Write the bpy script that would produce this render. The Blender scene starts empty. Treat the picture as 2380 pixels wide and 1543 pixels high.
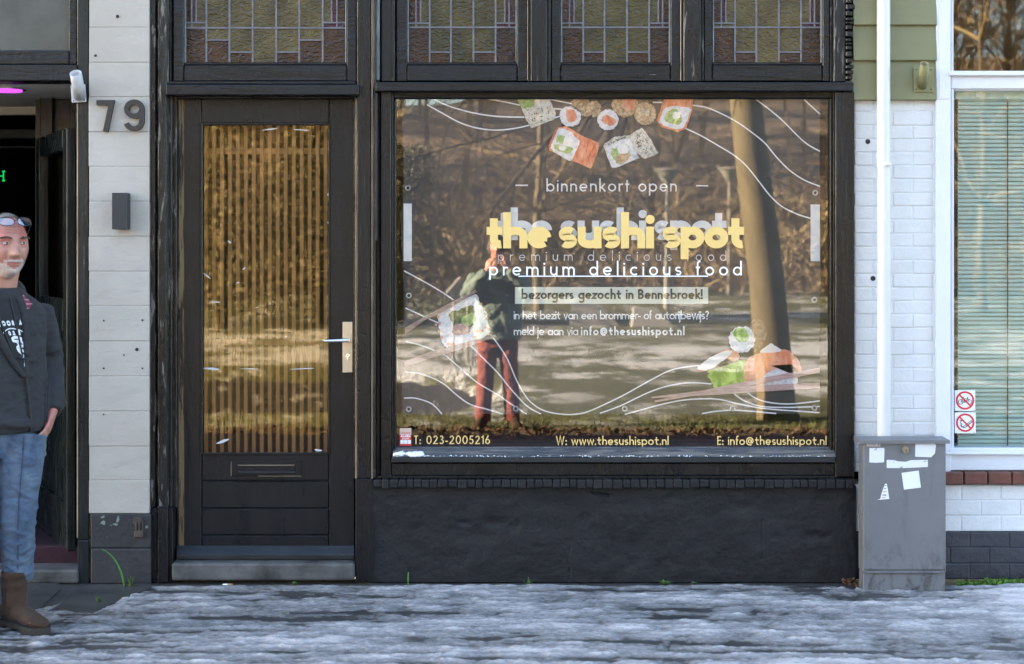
import bpy, bmesh, math, random
import numpy as np
from mathutils import Vector, Matrix, noise
R = math.radians
scene = bpy.context.scene
# ---------------------------------------------------------------- camera, sky, sun, exposure
D, PX, H = 7.5, 475.0, 1.642            # camera distance to the facade, facade pixels per metre (2380 px frame), eye height
cam = bpy.data.objects.new('camera', bpy.data.cameras.new('camera'))
scene.collection.objects.link(cam); scene.camera = cam
cam.location = (0, -D, H); cam.rotation_euler = (R(90), 0, 0)
cam.data.sensor_width = 36
cam.data.lens = 36 * D * PX / 2380.0
cam.data.shift_x = (1190 - 1170) / 2380.0
cam.data.shift_y = (575 - 771.5) / 2380.0
cam.data.clip_start, cam.data.clip_end = 0.005, 600
cam.data.dof.use_dof = True; cam.data.dof.focus_distance = D; cam.data.dof.aperture_fstop = 2.7
SUN_EL, SUN_A = 18.0, 8.0              # low winter sun from the left, a little behind the facade
world = bpy.data.worlds.new('World'); scene.world = world; world.use_nodes = True
wn = world.node_tree
sky = wn.nodes.new('ShaderNodeTexSky'); sky.sky_type = 'NISHITA'; sky.sun_disc = False
sky.sun_elevation = R(SUN_EL); sky.sun_rotation = R(270 + SUN_A)
sky.air_density = 1.0; sky.dust_density = 0.9; sky.ozone_density = 1.0
bg = [n for n in wn.nodes if n.type == 'BACKGROUND'][0]
wn.links.new(sky.outputs[0], bg.inputs[0]); bg.inputs[1].default_value = 0.06
sun = bpy.data.objects.new('sun', bpy.data.lights.new('sun', 'SUN')); scene.collection.objects.link(sun)
sun.data.energy = 5.0; sun.data.angle = R(0.5); sun.data.color = (1, 0.80, 0.55)
sdir = Vector((-math.cos(R(SUN_EL)) * math.cos(R(SUN_A)), math.cos(R(SUN_EL)) * math.sin(R(SUN_A)), math.sin(R(SUN_EL))))
sun.rotation_euler = sdir.to_track_quat('Z', 'Y').to_euler()
sun.location = sdir * 50
vs = scene.view_settings
vs.view_transform = 'Standard'; vs.look = 'None'; vs.gamma = 1; vs.exposure = 4.2; vs.use_curve_mapping = False
scene.cycles.max_bounces = 8; scene.cycles.transparent_max_bounces = 12
scene.cycles.sample_clamp_indirect = 6
try: scene.cycles.use_denoising = True
except Exception: pass
rnd = random.Random(7)

# ---------------------------------------------------------------- helpers
def P(u, v, y=0.0):
    k = (D + y) / (D * PX)
    return Vector(((u - 1170) * k, y, H - (v - 575) * k))
def lin(c):
    return tuple(((x / 255.0) / 12.92 if x / 255.0 <= 0.04045 else ((x / 255.0 + 0.055) / 1.055) ** 2.4) for x in c)
def wloc(o):
    v = Vector((0, 0, 0))
    while o is not None:
        v = v + o.location; o = o.parent
    return v
def tag(o, label=None, cat=None, group=None, kind=None):
    if label: o['label'] = label
    if cat: o['category'] = cat
    if group: o['group'] = group
    if kind: o['kind'] = kind
    return o
def thing(name, loc, label, cat, group=None):
    o = bpy.data.objects.new(name, None); scene.collection.objects.link(o); o.location = loc
    o.empty_display_size = 0.1
    return tag(o, label, cat, group)
class MB:
    def __init__(s): s.v = []; s.f = []; s.m = []; s.sm = []
    def add(s, vs, fs, mi=0, smooth=False):
        n = len(s.v); s.v.extend([tuple(p) for p in vs])
        for f in fs: s.f.append(tuple(i + n for i in f)); s.m.append(mi); s.sm.append(smooth)
        return s
    def box(s, x0, x1, y0, y1, z0, z1, b=0.0, mi=0, seg=1):
        x0, x1 = min(x0, x1), max(x0, x1); y0, y1 = min(y0, y1), max(y0, y1); z0, z1 = min(z0, z1), max(z0, z1)
        bm = bmesh.new(); bmesh.ops.create_cube(bm, size=1)
        for v in bm.verts:
            v.co = Vector(((x0 + x1) / 2 + v.co.x * (x1 - x0), (y0 + y1) / 2 + v.co.y * (y1 - y0), (z0 + z1) / 2 + v.co.z * (z1 - z0)))
        b = min(b, 0.45 * min(x1 - x0, y1 - y0, z1 - z0))
        if b > 0: bmesh.ops.bevel(bm, geom=bm.edges[:], offset=b, segments=seg, affect='EDGES', profile=0.5)
        bm.verts.index_update()
        s.add([v.co.copy() for v in bm.verts], [[v.index for v in f.verts] for f in bm.faces], mi); bm.free(); return s
    def pbox(s, u0, u1, v0, v1, yf, yb, b=0.003, mi=0, seg=1):
        a = P(u0, v0, yf); c = P(u1, v1, yf)
        return s.box(a.x, c.x, yf, yb, c.z, a.z, b, mi, seg)
    def quad(s, a, b, c, d, mi=0): return s.add([a, b, c, d], [(0, 1, 2, 3)], mi)
    def pquad(s, u0, u1, v0, v1, y, mi=0):
        return s.quad(P(u0, v1, y), P(u1, v1, y), P(u1, v0, y), P(u0, v0, y), mi)
    def tube(s, pts, rad, n=8, mi=0, cap=True, smooth=True, squash=None):
        pts = [Vector(p) for p in pts]; N = len(pts)
        if not hasattr(rad, '__len__'): rad = [rad] * N
        vs, fs = [], []
        t0 = (pts[1] - pts[0]).normalized()
        ref = Vector((0, 0, 1)) if abs(t0.z) < 0.9 else Vector((0, 1, 0))
        nrm = t0.cross(ref).normalized()
        for i in range(N):
            t = (pts[min(i + 1, N - 1)] - pts[max(i - 1, 0)]).normalized()
            nrm = (nrm - t * nrm.dot(t)).normalized(); bi = t.cross(nrm)
            for k in range(n):
                a = 2 * math.pi * k / n
                off = nrm * math.cos(a) * rad[i] + bi * math.sin(a) * rad[i]
                if squash: off = Vector((off.x * squash[0], off.y * squash[1], off.z * squash[2]))
                vs.append(pts[i] + off)
        for i in range(N - 1):
            for k in range(n):
                fs.append((i * n + k, i * n + (k + 1) % n, (i + 1) * n + (k + 1) % n, (i + 1) * n + k))
        if cap:
            e = len(vs); vs += [v.copy() for v in vs[:n]] + [v.copy() for v in vs[(N - 1) * n:N * n]]
            fs.append(tuple(e + k for k in range(n))[::-1]); fs.append(tuple(e + n + k for k in range(n)))
        return s.add(vs, fs, mi, smooth)
    def loft(s, rings, mi=0, cap=True, smooth=True):
        n = len(rings[0]); vs = [p for r in rings for p in r]; fs = []
        for i in range(len(rings) - 1):
            for k in range(n):
                fs.append((i * n + k, i * n + (k + 1) % n, (i + 1) * n + (k + 1) % n, (i + 1) * n + k))
        if cap:
            fs.append(tuple(range(n))[::-1]); fs.append(tuple((len(rings) - 1) * n + k for k in range(n)))
        return s.add(vs, fs, mi, smooth)
    def ball(s, c, r, nu=14, nv=10, mi=0, rot=None):
        c = Vector(c); r = r if hasattr(r, '__len__') else (r, r, r); vs, fs = [], []
        for j in range(nv + 1):
            ph = math.pi * j / nv
            for i in range(nu):
                a = 2 * math.pi * i / nu
                p = Vector((r[0] * math.sin(ph) * math.cos(a), r[1] * math.sin(ph) * math.sin(a), r[2] * math.cos(ph)))
                if rot is not None: p = rot @ p
                vs.append(c + p)
        for j in range(nv):
            for i in range(nu):
                fs.append((j * nu + i, (j + 1) * nu + i, (j + 1) * nu + (i + 1) % nu, j * nu + (i + 1) % nu))
        return s.add(vs, fs, mi, True)
    def poly(s, pts, mi=0): return s.add(pts, [tuple(range(len(pts)))], mi)
    def prism(s, pts, dv, mi=0):
        n = len(pts); dv = Vector(dv); a = [Vector(p) for p in pts]; b = [p + dv for p in a]
        fs = [tuple(range(n)), tuple(range(2 * n - 1, n - 1, -1))] + [(i, i + n, (i + 1) % n + n, (i + 1) % n) for i in range(n)]
        return s.add(a + b, fs, mi)
    def build(s, name, mats, parent=None, merge=False):
        me = bpy.data.meshes.new(name)
        off = wloc(parent) if parent else Vector((0, 0, 0))
        o3 = (off.x, off.y, off.z)
        me.from_pydata([(p[0] - o3[0], p[1] - o3[1], p[2] - o3[2]) for p in s.v], [], s.f)
        mats = mats if isinstance(mats, (list, tuple)) else [mats]
        for m in mats: me.materials.append(m)
        me.polygons.foreach_set('material_index', s.m); me.polygons.foreach_set('use_smooth', s.sm)
        bm = bmesh.new(); bm.from_mesh(me)
        if merge: bmesh.ops.remove_doubles(bm, verts=bm.verts[:], dist=1e-5)
        if len(bm.faces) < 60000: bmesh.ops.recalc_face_normals(bm, faces=bm.faces[:])
        bm.to_mesh(me); bm.free(); me.update()
        o = bpy.data.objects.new(name, me); scene.collection.objects.link(o)
        if parent: o.parent = parent
        return o
    def top(s, name, mats, loc, label, cat, group=None):
        """a thing that is one mesh, its origin at loc"""
        loc = Vector(loc); s.v = [(p[0] - loc.x, p[1] - loc.y, p[2] - loc.z) for p in s.v]
        o = s.build(name, mats); o.location = loc
        return tag(o, label, cat, group)

# ---------------------------------------------------------------- materials
class NT:
    def __init__(s, name):
        s.m = bpy.data.materials.new(name); s.m.use_nodes = True; s.t = s.m.node_tree; s.n = s.t.nodes
        s.b = [n for n in s.n if n.type == 'BSDF_PRINCIPLED'][0]; s.out = [n for n in s.n if n.type == 'OUTPUT_MATERIAL'][0]
    def link(s, a, b): s.t.links.new(a, b)
    def pos(s, scale=(1, 1, 1), obj=False, rot=(0, 0, 0)):
        mp = s.n.new('ShaderNodeMapping'); mp.inputs['Scale'].default_value = scale; mp.inputs['Rotation'].default_value = rot
        if obj: s.link(s.n.new('ShaderNodeTexCoord').outputs['Object'], mp.inputs[0])
        else: s.link(s.n.new('ShaderNodeNewGeometry').outputs['Position'], mp.inputs[0])
        return mp.outputs[0]
    def noise(s, vec, scale, detail=4, rough=0.55, dist=0.0):
        n = s.n.new('ShaderNodeTexNoise'); n.inputs['Scale'].default_value = scale; n.inputs['Detail'].default_value = detail
        n.inputs['Roughness'].default_value = rough; n.inputs['Distortion'].default_value = dist; s.link(vec, n.inputs['Vector'])
        return n.outputs['Fac']
    def ramp(s, fac, stops):
        r = s.n.new('ShaderNodeValToRGB'); e = r.color_ramp.elements
        while len(e) < len(stops): e.new(0.5)
        for el, (p, c) in zip(e, stops): el.position = p; el.color = (c, c, c, 1) if not hasattr(c, '__len__') else (*c[:3], 1)
        s.link(fac, r.inputs[0]); return r.outputs[0]
    def mix(s, fac, a, b, mode='MIX'):
        m = s.n.new('ShaderNodeMix'); m.data_type = 'RGBA'; m.blend_type = mode
        for sock, val in ((m.inputs[0], fac), (m.inputs[6], a), (m.inputs[7], b)):
            if isinstance(val, (int, float)): sock.default_value = val
            elif hasattr(val, '__len__'): sock.default_value = (*val[:3], 1)
            else: s.link(val, sock)
        return m.outputs[2]
    def math(s, op, a, b=0.0, c=None):
        m = s.n.new('ShaderNodeMath'); m.operation = op
        for i, val in enumerate((a, b) if c is None else (a, b, c)):
            if isinstance(val, (int, float)): m.inputs[i].default_value = val
            else: s.link(val, m.inputs[i])
        return m.outputs[0]
    def sep(s, vec):
        x = s.n.new('ShaderNodeSeparateXYZ'); s.link(vec, x.inputs[0]); return x.outputs
    def bump(s, height, strength=0.3, dist=0.01, prev=None):
        b = s.n.new('ShaderNodeBump'); b.inputs['Strength'].default_value = strength; b.inputs['Distance'].default_value = dist
        s.link(height, b.inputs['Height'])
        if prev is not None: s.link(prev, b.inputs['Normal'])
        s.link(b.outputs[0], s.b.inputs['Normal']); return b.outputs[0]
    def set(s, **k):
        names = dict(col='Base Color', rough='Roughness', metal='Metallic', coat='Coat Weight', coatr='Coat Roughness', ior='IOR', spec='Specular IOR Level',
                     em='Emission Color', ems='Emission Strength', alpha='Alpha', sheen='Sheen Weight', sss='Subsurface Weight', trans='Transmission Weight')
        for key, val in k.items():
            sock = s.b.inputs[names[key]]
            if isinstance(val, (int, float)): sock.default_value = val
            elif hasattr(val, '__len__'): sock.default_value = (*val[:3], 1)
            else: s.link(val, sock)
        return s
def sc(c, k): return tuple(min(1, x * k) for x in c)
def plain(name, col, rough=0.5, var=0.15, vs=6, bump=0.0, bs=60, stretch=(1, 1, 1), obj=False, dist=0.004, **k):
    n = NT(name); p = n.pos(stretch, obj)
    f = n.noise(p, vs, 5, 0.6)
    n.set(col=n.ramp(f, [(0.25, sc(col, 1 - var)), (0.75, sc(col, 1 + var))]), rough=rough, **k)
    if bump: n.bump(n.noise(p, bs, 4, 0.6), bump, dist)
    return n.m
def paint(name, col, grain=(1, 1, 0.12), wear=0.0, rough=(0.16, 0.46), bump=0.6, crack=0.35, spec=0.36, bands=()):
    """old thick gloss paint: brush grain, cracking, worn flecks down to pale primer and wood"""
    n = NT(name); p0 = n.pos(); p = n.pos(grain)
    g = n.noise(p, 55, 6, 0.65, 0.6); blot = n.noise(p0, 5, 4, 0.6); fine = n.noise(p0, 160, 3, 0.6)
    c = n.mix(n.ramp(blot, [(0.35, 0.0), (0.7, 1.0)]), sc(col, 0.75), sc(col, 1.35))
    if wear > 0:
        w = n.noise(p, 34, 8, 0.72, 0.4)
        m = n.ramp(w, [(0.70 - 0.1 * wear, 0.0), (0.735 - 0.1 * wear, 1.0)])
        c = n.mix(m, c, n.mix(fine, (0.07, 0.065, 0.06), (0.22, 0.20, 0.18)))
    xs = n.sep(p0)
    for (x0, x1, colr, thr) in bands:
        inb = n.math('MULTIPLY', n.math('GREATER_THAN', xs[0], x0), n.math('LESS_THAN', xs[0], x1))
        pw = n.pos((1, 1, 0.06))
        m = n.math('MULTIPLY', inb, n.ramp(n.math('MULTIPLY', n.noise(pw, 90, 7, 0.7), n.math('ADD', n.noise(p0, 1.6, 2), 0.5)), [(thr, 0), (thr + 0.05, 1)]))
        c = n.mix(m, c, colr)
    sp = n.noise(p0, 420, 2, 0.5)
    c = n.mix(n.ramp(sp, [(0.705, 0), (0.73, 0.7)]), c, (0.22, 0.22, 0.22))
    n.set(col=c, rough=n.ramp(n.noise(p, 9, 5, 0.7), [(0.3, rough[0]), (0.7, rough[1])]), spec=spec)
    b1 = n.bump(g, bump, 0.006)
    if crack:
        v = n.n.new('ShaderNodeTexVoronoi'); v.feature = 'DISTANCE_TO_EDGE'; v.inputs['Scale'].default_value = 26
        pv = n.pos((1, 1, 0.35)); n.link(pv, v.inputs['Vector'])
        b2 = n.bump(n.ramp(v.outputs['Distance'], [(0.0, 0.0), (0.08, 1.0)]), crack * 0.5, 0.004, b1); b1 = b2
    n.bump(n.noise(p, 12, 3, 0.5), 0.7, 0.012, b1)
    return n.m
def emit(name, col, s):
    n = NT(name); n.set(col=(0, 0, 0), em=col, ems=s); return n.m
def glass(name, refl, tint=(0.93, 0.95, 0.95), wav=0.02, wscale=2.0, rough=0.0, rcol=(1, 1, 1)):
    n = NT(name)
    tr = n.n.new('ShaderNodeBsdfTransparent'); tr.inputs[0].default_value = (*tint, 1)
    gl = n.n.new('ShaderNodeBsdfGlossy'); gl.inputs['Roughness'].default_value = rough; gl.inputs[0].default_value = (*rcol, 1)
    mx = n.n.new('ShaderNodeMixShader')
    lw = n.n.new('ShaderNodeLayerWeight'); lw.inputs[0].default_value = 0.25
    n.link(n.math('MINIMUM', n.math('ADD', n.math('MULTIPLY', lw.outputs['Fresnel'], 0.8), refl), 0.95), mx.inputs[0])
    n.link(tr.outputs[0], mx.inputs[1]); n.link(gl.outputs[0], mx.inputs[2]); n.link(mx.outputs[0], n.out.inputs['Surface'])
    if wav:
        b = n.n.new('ShaderNodeBump'); b.inputs['Strength'].default_value = wav; b.inputs['Distance'].default_value = 0.02
        n.link(n.noise(n.pos(), wscale, 2, 0.4), b.inputs['Height']); n.link(b.outputs[0], gl.inputs['Normal'])
    n.n.remove(n.b); return n.m
M = {}
BLK = (0.0042, 0.0044, 0.0056)
M['paint_v'] = paint('black_paint_upright', BLK, (1, 1, 0.1), 0.25)
M['paint_h'] = paint('black_paint_rail', BLK, (0.1, 1, 1), 0.2)
M['paint_worn'] = paint('black_paint_worn', BLK, (1, 1, 0.16), 1.25)
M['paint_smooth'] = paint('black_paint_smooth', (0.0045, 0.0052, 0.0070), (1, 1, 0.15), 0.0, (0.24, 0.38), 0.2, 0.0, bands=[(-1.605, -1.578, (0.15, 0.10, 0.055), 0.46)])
M['paint_left'] = paint('dark_green_black_paint', (0.010, 0.013, 0.014), (1, 1, 0.12), 0.3, (0.2, 0.4), 0.3, 0.1)
M['paint_skylit_grey'] = paint('skylit_grey_paint', (0.0125, 0.0138, 0.0165), (0.08, 1, 1), 0.25, (.35, .55), .4, 0.0, .45)  # black paint lightened, the sky's light on upward faces put into its colour
M['putty'] = plain('old_pale_putty', (0.19, 0.21, 0.22), 0.6, 0.6, 40, 0.8, 120, (1, 1, 0.3))
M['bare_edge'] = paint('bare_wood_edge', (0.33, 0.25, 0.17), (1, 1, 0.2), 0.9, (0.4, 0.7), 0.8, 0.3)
# ---------------------------------------------------------------- geometric sans lettering drawn as strokes
def arc(cx, cy, rx, ry, a0, a1, n=None):
    n = n or max(4, int(abs(a1 - a0) / 12))
    return [(cx + rx * math.cos(R(a0 + (a1 - a0) * i / n)), cy + ry * math.sin(R(a0 + (a1 - a0) * i / n))) for i in range(n + 1)]
def glyph(ch, t):
    """strokes ([points], closed) and width; ascender 1, x-height .6, baseline 0"""
    h, X, C = t / 2, 0.6, 0.95
    bold = t > .2; r = (X - t) / 2; cy = h + r; Wc = .66 if bold else X; q_ = (Wc - t) / 2; cx = h + q_
    o = (arc(cx, cy, q_, r, 0, 360, 30)[:-1], True)
    S = lambda *p: (list(p), False)
    if ch == ' ': return [], 0.3
    if ch == 'o': return [o], Wc
    if ch == 'a': return [o, S((X - h, 0), (X - h, X))], X
    if ch == 'b': return [o, S((h, 0), (h, 1))], X
    if ch == 'd': return [o, S((X - h, 0), (X - h, 1))], X
    if ch == 'p': return [o, S((h, -0.30), (h, X))], Wc
    if ch == 'q': return [o, S((X - h, -0.35), (X - h, X))], X
    if ch == 'g': return [o, (([(X - h, X)] + arc(cx, -0.12, r, 0.23 - h, 0, -150, 14)), False)], X
    if ch == 'e': return [(arc(cx, cy, q_, r, 0, 318 if not bold else 312, 28), False), S((h, cy), (Wc - h, cy))], Wc
    if ch == 'c': return [(arc(cx, cy, r, r, 48, 312, 24), False)], X * 0.85
    if ch in 'nh':
        w = 0.67 if bold else 0.5; a = w / 2
        return [S((h, 0), (h, 1 if ch == 'h' else X)), ([(h, X - .25 - 0.02)] + arc(a, X - .25, a - h, .25 - h, 180, 0, 14) + [(w - h, 0)], False)], w
    if ch == 'm':
        w = 0.42; a = w / 2 + h / 2; k = w - h
        return [S((h, 0), (h, X)), (arc(a, X - a, a - h, a - h, 180, 0, 14) + [(2 * a - h, 0)], False),
                (arc(3 * a - 2 * h, X - a, a - h, a - h, 180, 0, 14) + [(4 * a - 3 * h, 0)], False)], 4 * a - 2 * h
    if ch == 'u':
        w = 0.66 if bold else 0.5; a = w / 2
        return [([(h, X)] + arc(a, .25, a - h, .25 - h, 180, 360, 14), False), S((w - h, 0), (w - h, X))], w
    if ch == 'i': return [S((h, 0), (h, X)), ('disc', h, 0.80, max(0.065, t * 0.58))], t
    if ch == 'j': return [([(h, X), (h, -0.2)] + arc(h - 0.12, -0.2, 0.12, 0.12, 0, -80, 6), False), ('disc', h, 0.80, max(0.065, t * 0.58))], t
    if ch == 'l': return [S((h, 0), (h, 1))], t
    if ch == 'k': return [S((h, 0), (h, 1)), S((h, 0.22), (0.42, X)), S((0.17, 0.33), (0.45, 0))], 0.46
    if ch == 'r': return [S((h, 0), (h, X)), (arc(h + 0.19, X - h - 0.19, 0.19, 0.19, 180, 65, 9), False)], 0.30
    if ch == 's':
        q = (X - t) / 4; c_ = 0.25 if bold else 0.21; rx = c_ - h
        return [(arc(c_, X - h - q, rx, q, 35, 270, 16) + arc(c_, h + q, rx, q, 90, -145, 16)[1:], False)], 2 * c_
    if ch == 't': return [S((0.14, 0), (0.14, 0.85)), S((0, X - h), (0.3, X - h))] if t < 0.12 else [(([(0.20, 0.83), (0.20, 0.28)] + arc(0.36, 0.16 + h, 0.16, 0.16, 180, 285, 8)), False), S((0.0, X - h * 1.05), (0.44, X - h * 1.05))], 0.3 if t < 0.12 else 0.46
    if ch == 'f': return [([(0.12, 0)] + arc(0.25, 0.85, 0.13, 0.15 - h, 180, 60, 8), False), S((0, X - h), (0.28, X - h))], 0.3
    if ch == 'v': return [S((h * .7, X), (0.23, 0), (0.46 - h * .7, X))], 0.46
    if ch == 'w': return [S((h * .7, X), (0.2, 0.02), (0.375, X), (0.55, 0.02), (0.75 - h * .7, X))], 0.75
    if ch == 'z': return [S((0.02, X - h), (0.40, X - h), (0.03, h), (0.42, h))], 0.43
    if ch == 'T': return [S((0.23, 0), (0.23, C)), S((0, C - h), (0.46, C - h))], 0.46
    if ch == 'W': return [S((h, C), (0.27, 0.02), (0.47, C), (0.67, 0.02), (0.94 - h, C))], 0.94
    if ch == 'E': return [S((h, 0), (h, C)), S((h, C - h), (0.42, C - h)), S((h, 0.5), (0.40, 0.5)), S((h, h), (0.42, h))], 0.43
    if ch == 'B':
        q = (C - t) / 4
        return [S((h, 0), (h, C)), ([(h, C - h), (0.22, C - h)] + arc(0.22, C - h - q, 0.2, q, 90, -90, 12) + [(h, C - h - 2 * q)], False),
                ([(h, C - h - 2 * q), (0.24, C - h - 2 * q)] + arc(0.24, h + q, 0.23, q, 90, -90, 12) + [(h, h)], False)], 0.48 + h
    if ch == 'A': return [S((h, 0), (0.32, C), (0.64 - h, 0)), S((0.14, 0.3), (0.5, 0.3))], 0.64
    if ch == 'L': return [S((h, C), (h, h), (0.4, h))], 0.42
    if ch == 'R': return [S((h, 0), (h, C)), ([(h, C - h), (0.2, C - h)] + arc(0.2, C - h - 0.22, 0.2, 0.22, 90, -90, 12) + [(h, C - h - 0.44)], False), S((0.2, C - 0.5), (0.44, 0))], 0.46
    if ch == 'M': return [S((h, 0), (0.14, C), (0.4, 0.1), (0.66, C), (0.8 - h, 0))], 0.8
    if ch == 'V': return [S((h, C), (0.3, 0), (0.6 - h, C))], 0.6
    if ch == 'O': return [(arc(0.45, C / 2, 0.45 - h, C / 2 - h, 0, 360, 30)[:-1], True)], 0.9
    if ch == 'H': return [S((h, 0), (h, C)), S((0.6 - h, 0), (0.6 - h, C)), S((h, C / 2), (0.6 - h, C / 2))], 0.6
    if ch == '0': return [(arc(0.29, C / 2, 0.29 - h, C / 2 - h, 0, 360, 30)[:-1], True)], 0.58
    if ch == '1': return [S((0.0, 0.72), (0.2, C - h), (0.2, 0))], 0.26
    if ch == '2': return [(arc(0.26, 0.67, 0.24 - h, 0.28 - h, 170, -35, 16) + [(h, h), (0.52, h)], False)], 0.53
    if ch == '3': return [(arc(0.24, 0.71, 0.2 - h, 0.24 - h, 150, -90, 16) + arc(0.24, 0.27, 0.25 - h, 0.27 - h, 90, -155, 16), False)], 0.5
    if ch == '5': return [([(0.46, C - h), (0.15, C - h), (0.10, 0.52)] + arc(0.23, 0.3, 0.27 - h, 0.3 - h, 120, -145, 18), False)], 0.51
    if ch == '6': return [(arc(0.27, 0.29, 0.27 - h, 0.29 - h, 0, 360, 26)[:-1], True), S((0.06, 0.42), (0.36, C))], 0.54
    if ch == '7': return [S((0.0, C - h), (0.50 - h * 0.4, C - h), (0.15, 0))], 0.5
    if ch == '9': return [(arc(0.27, C - 0.29, 0.27 - h, 0.29 - h, 0, 360, 26)[:-1], True), S((0.50, C - 0.42), (0.2, 0))], 0.54
    if ch == 'n9': pass
    if ch == '-': return [S((0, 0.3), (0.3, 0.3))], 0.3
    if ch == '.': return [('disc', h * 1.2, h * 1.2, h * 1.4)], h * 2.4
    if ch == ':': return [('disc', h * 1.2, h * 1.2, h * 1.4), ('disc', h * 1.2, 0.45, h * 1.4)], h * 2.4
    if ch == '!': return [S((h, 0.25), (h, C)), ('disc', h, h, h * 1.35)], t
    if ch == '?': return [(arc(0.2, 0.72, 0.2 - h, 0.22 - h, 170, -60, 14) + [(0.2, 0.42), (0.2, 0.25)], False), ('disc', 0.2, h, h * 1.35)], 0.42
    if ch == '@':
        return [(arc(0.42, 0.4, 0.15, 0.17, 0, 360, 20)[:-1], True), ([(0.6, 0.58), (0.585, 0.3)] + arc(0.66, 0.3, 0.075, 0.08, 180, 300, 5) + arc(0.43, 0.4, 0.41 - h, 0.46 - h, 0, 305, 26), False)], 0.86
    return [], 0.3
def stroke_mesh(mb, pts, closed, w, tf, mi=0):
    """a flat ribbon of width w along pts; tf maps (a, b) to 3-D"""
    n = len(pts)
    if n < 2: return
    L, Rr = [], []
    for i in range(n):
        p = Vector(pts[i])
        a = Vector(pts[i - 1]) if (i > 0 or closed) else None
        b = Vector(pts[(i + 1) % n]) if (i < n - 1 or closed) else None
        d1 = (p - a).normalized() if a is not None else None
        d2 = (b - p).normalized() if b is not None else None
        if d1 is None: d1 = d2
        if d2 is None: d2 = d1
        n1 = Vector((-d1.y, d1.x)); n2 = Vector((-d2.y, d2.x)); m = n1 + n2
        m = n1 if m.length < 1e-6 else m.normalized()
        k = min(1.0 / max(0.3, m.dot(n1)), 2.2)
        L.append(p + m * (w / 2 * k)); Rr.append(p - m * (w / 2 * k))
    vs = [tf(q) for q in L] + [tf(q) for q in Rr]
    fs = [(n + i, n + (i + 1) % n, (i + 1) % n, i) for i in range(n if closed else n - 1)]
    mb.add(vs, fs, mi)
def text(mb, s, u0, u1, vb, asc, t, y, mi=0, gap0=None, lay=None):
    """lettering fitted between frame columns u0 and u1 on baseline row vb, ascender asc px, stroke t of asc"""
    gl = [glyph(c, t) for c in s]
    nat = sum(w for _, w in gl); gap = ((u1 - u0) / asc - nat) / max(1, len(s) - 1)
    x = 0.0; k = 0
    for (st, w) in gl:
        for q in st:
            yy = y - 0.00004 * (k % 12); k += 1
            if lay: tf = lambda a, yy=yy, x=x: lay((x + a[0]) * asc, a[1] * asc, (yy - y))
            else: tf = lambda a, yy=yy, x=x: P(u0 + (x + a[0]) * asc, vb - a[1] * asc, yy)
            if q[0] == 'disc':
                mb.poly([tf((q[1] + q[3] * math.cos(2 * math.pi * i / 18), q[2] + q[3] * math.sin(2 * math.pi * i / 18))) for i in range(18)], mi)
            else: stroke_mesh(mb, q[0], q[1], t, tf, mi)
        x += w + gap
def smooth_path(pts, n=8):
    out = []
    for i in range(len(pts) - 1):
        p0 = Vector(pts[max(0, i - 1)]); p1 = Vector(pts[i]); p2 = Vector(pts[i + 1]); p3 = Vector(pts[min(len(pts) - 1, i + 2)])
        for k in range(n):
            q = k / n
            out.append(tuple(0.5 * ((2 * p1) + (p2 - p0) * q + (2 * p0 - 5 * p1 + 4 * p2 - p3) * q * q + (3 * p1 - p0 - 3 * p2 + p3) * q ** 3)))
    out.append(tuple(pts[-1])); return out
# ================================================================ the black shopfront
VT = -260                                # rows above the frame that the facade still covers
shop = thing('shop_front', P(1170, 1355), 'black glossy timber shopfront with a half-glazed door, leaded fanlights and one wide display window', 'shopfront')
# --- uprights
def upright(u0, u1, steps, name='post', v0=VT, v1=1352, mat='paint_v', edge=None):
    """a moulded post: steps = (u0, u1, y of the face)"""
    m = MB()
    for (a, b, y) in steps: m.pbox(a, b, v0, v1, y, 0.16, 0.004)
    o = m.build(name, M[mat], shop)
    return o
post_a = upright(348, 408, [(348, 362, -0.005), (362.6, 366, 0.012), (366.6, 387, -0.02), (387.6, 391, 0.004), (391.6, 400, 0.02), (400.6, 411, 0.045)], v1=1180, mat='paint_worn')
mb = MB(); mb.pbox(349, 366, 1181, 1354, -0.006, 0.16, .004); mb.pbox(366.6, 390, 1176, 1355, -0.03, 0.16, .004); mb.pbox(390.6, 402, 1181, 1354, 0.0, 0.16, .004); mb.build('post_block', M['paint_v'], shop)
post_b = upright(824, 884, [(822, 829, 0.02), (829.6, 862, -0.012), (862.6, 867, 0.0), (867.6, 873, -0.018), (873.6, 884, 0.03)], v1=1112)
mb = MB(); mb.pbox(826, 868, 1112.6, 1353, -0.014, 0.16, .004); mb.build('post_block', M['paint_v'], shop)
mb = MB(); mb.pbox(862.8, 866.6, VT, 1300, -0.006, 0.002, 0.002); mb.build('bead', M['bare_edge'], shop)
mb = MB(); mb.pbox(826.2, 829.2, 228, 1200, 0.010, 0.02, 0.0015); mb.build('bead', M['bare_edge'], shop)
mb = MB(); mb.pbox(874.5, 882.5, VT, 186, 0.020, 0.03, 0.002); mb.build('bead', M['putty'], shop)
mb = MB(); mb.pbox(872, 877, 216, 560, -0.021, -0.012, 0.0015); mb.build('bead', M['paint_skylit_grey'], shop)
post_c = upright(1940, 1985, [(1936, 1941, 0.025), (1941.6, 1986, -0.012)], v0=213, v1=1112)
# the ragged, blistered edge where the shopfront meets the green boards
mb = MB(); rg = random.Random(3)
mb.pbox(1938, 1966, VT, 190, -0.012, .16, .004); mb.pbox(1929.5, 1937.4, VT, 190, 0.012, .16, .003)
v = VT
while v < 188:
    hgt = rg.uniform(7, 17); w = rg.uniform(12, 21)
    mb.pbox(1966.5, 1966.5 + w, v, v + hgt * 0.82, -0.02 - rg.uniform(0, 0.014), .1, 0.005); v += hgt
mb.build('post', M['paint_worn'], shop)
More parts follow.
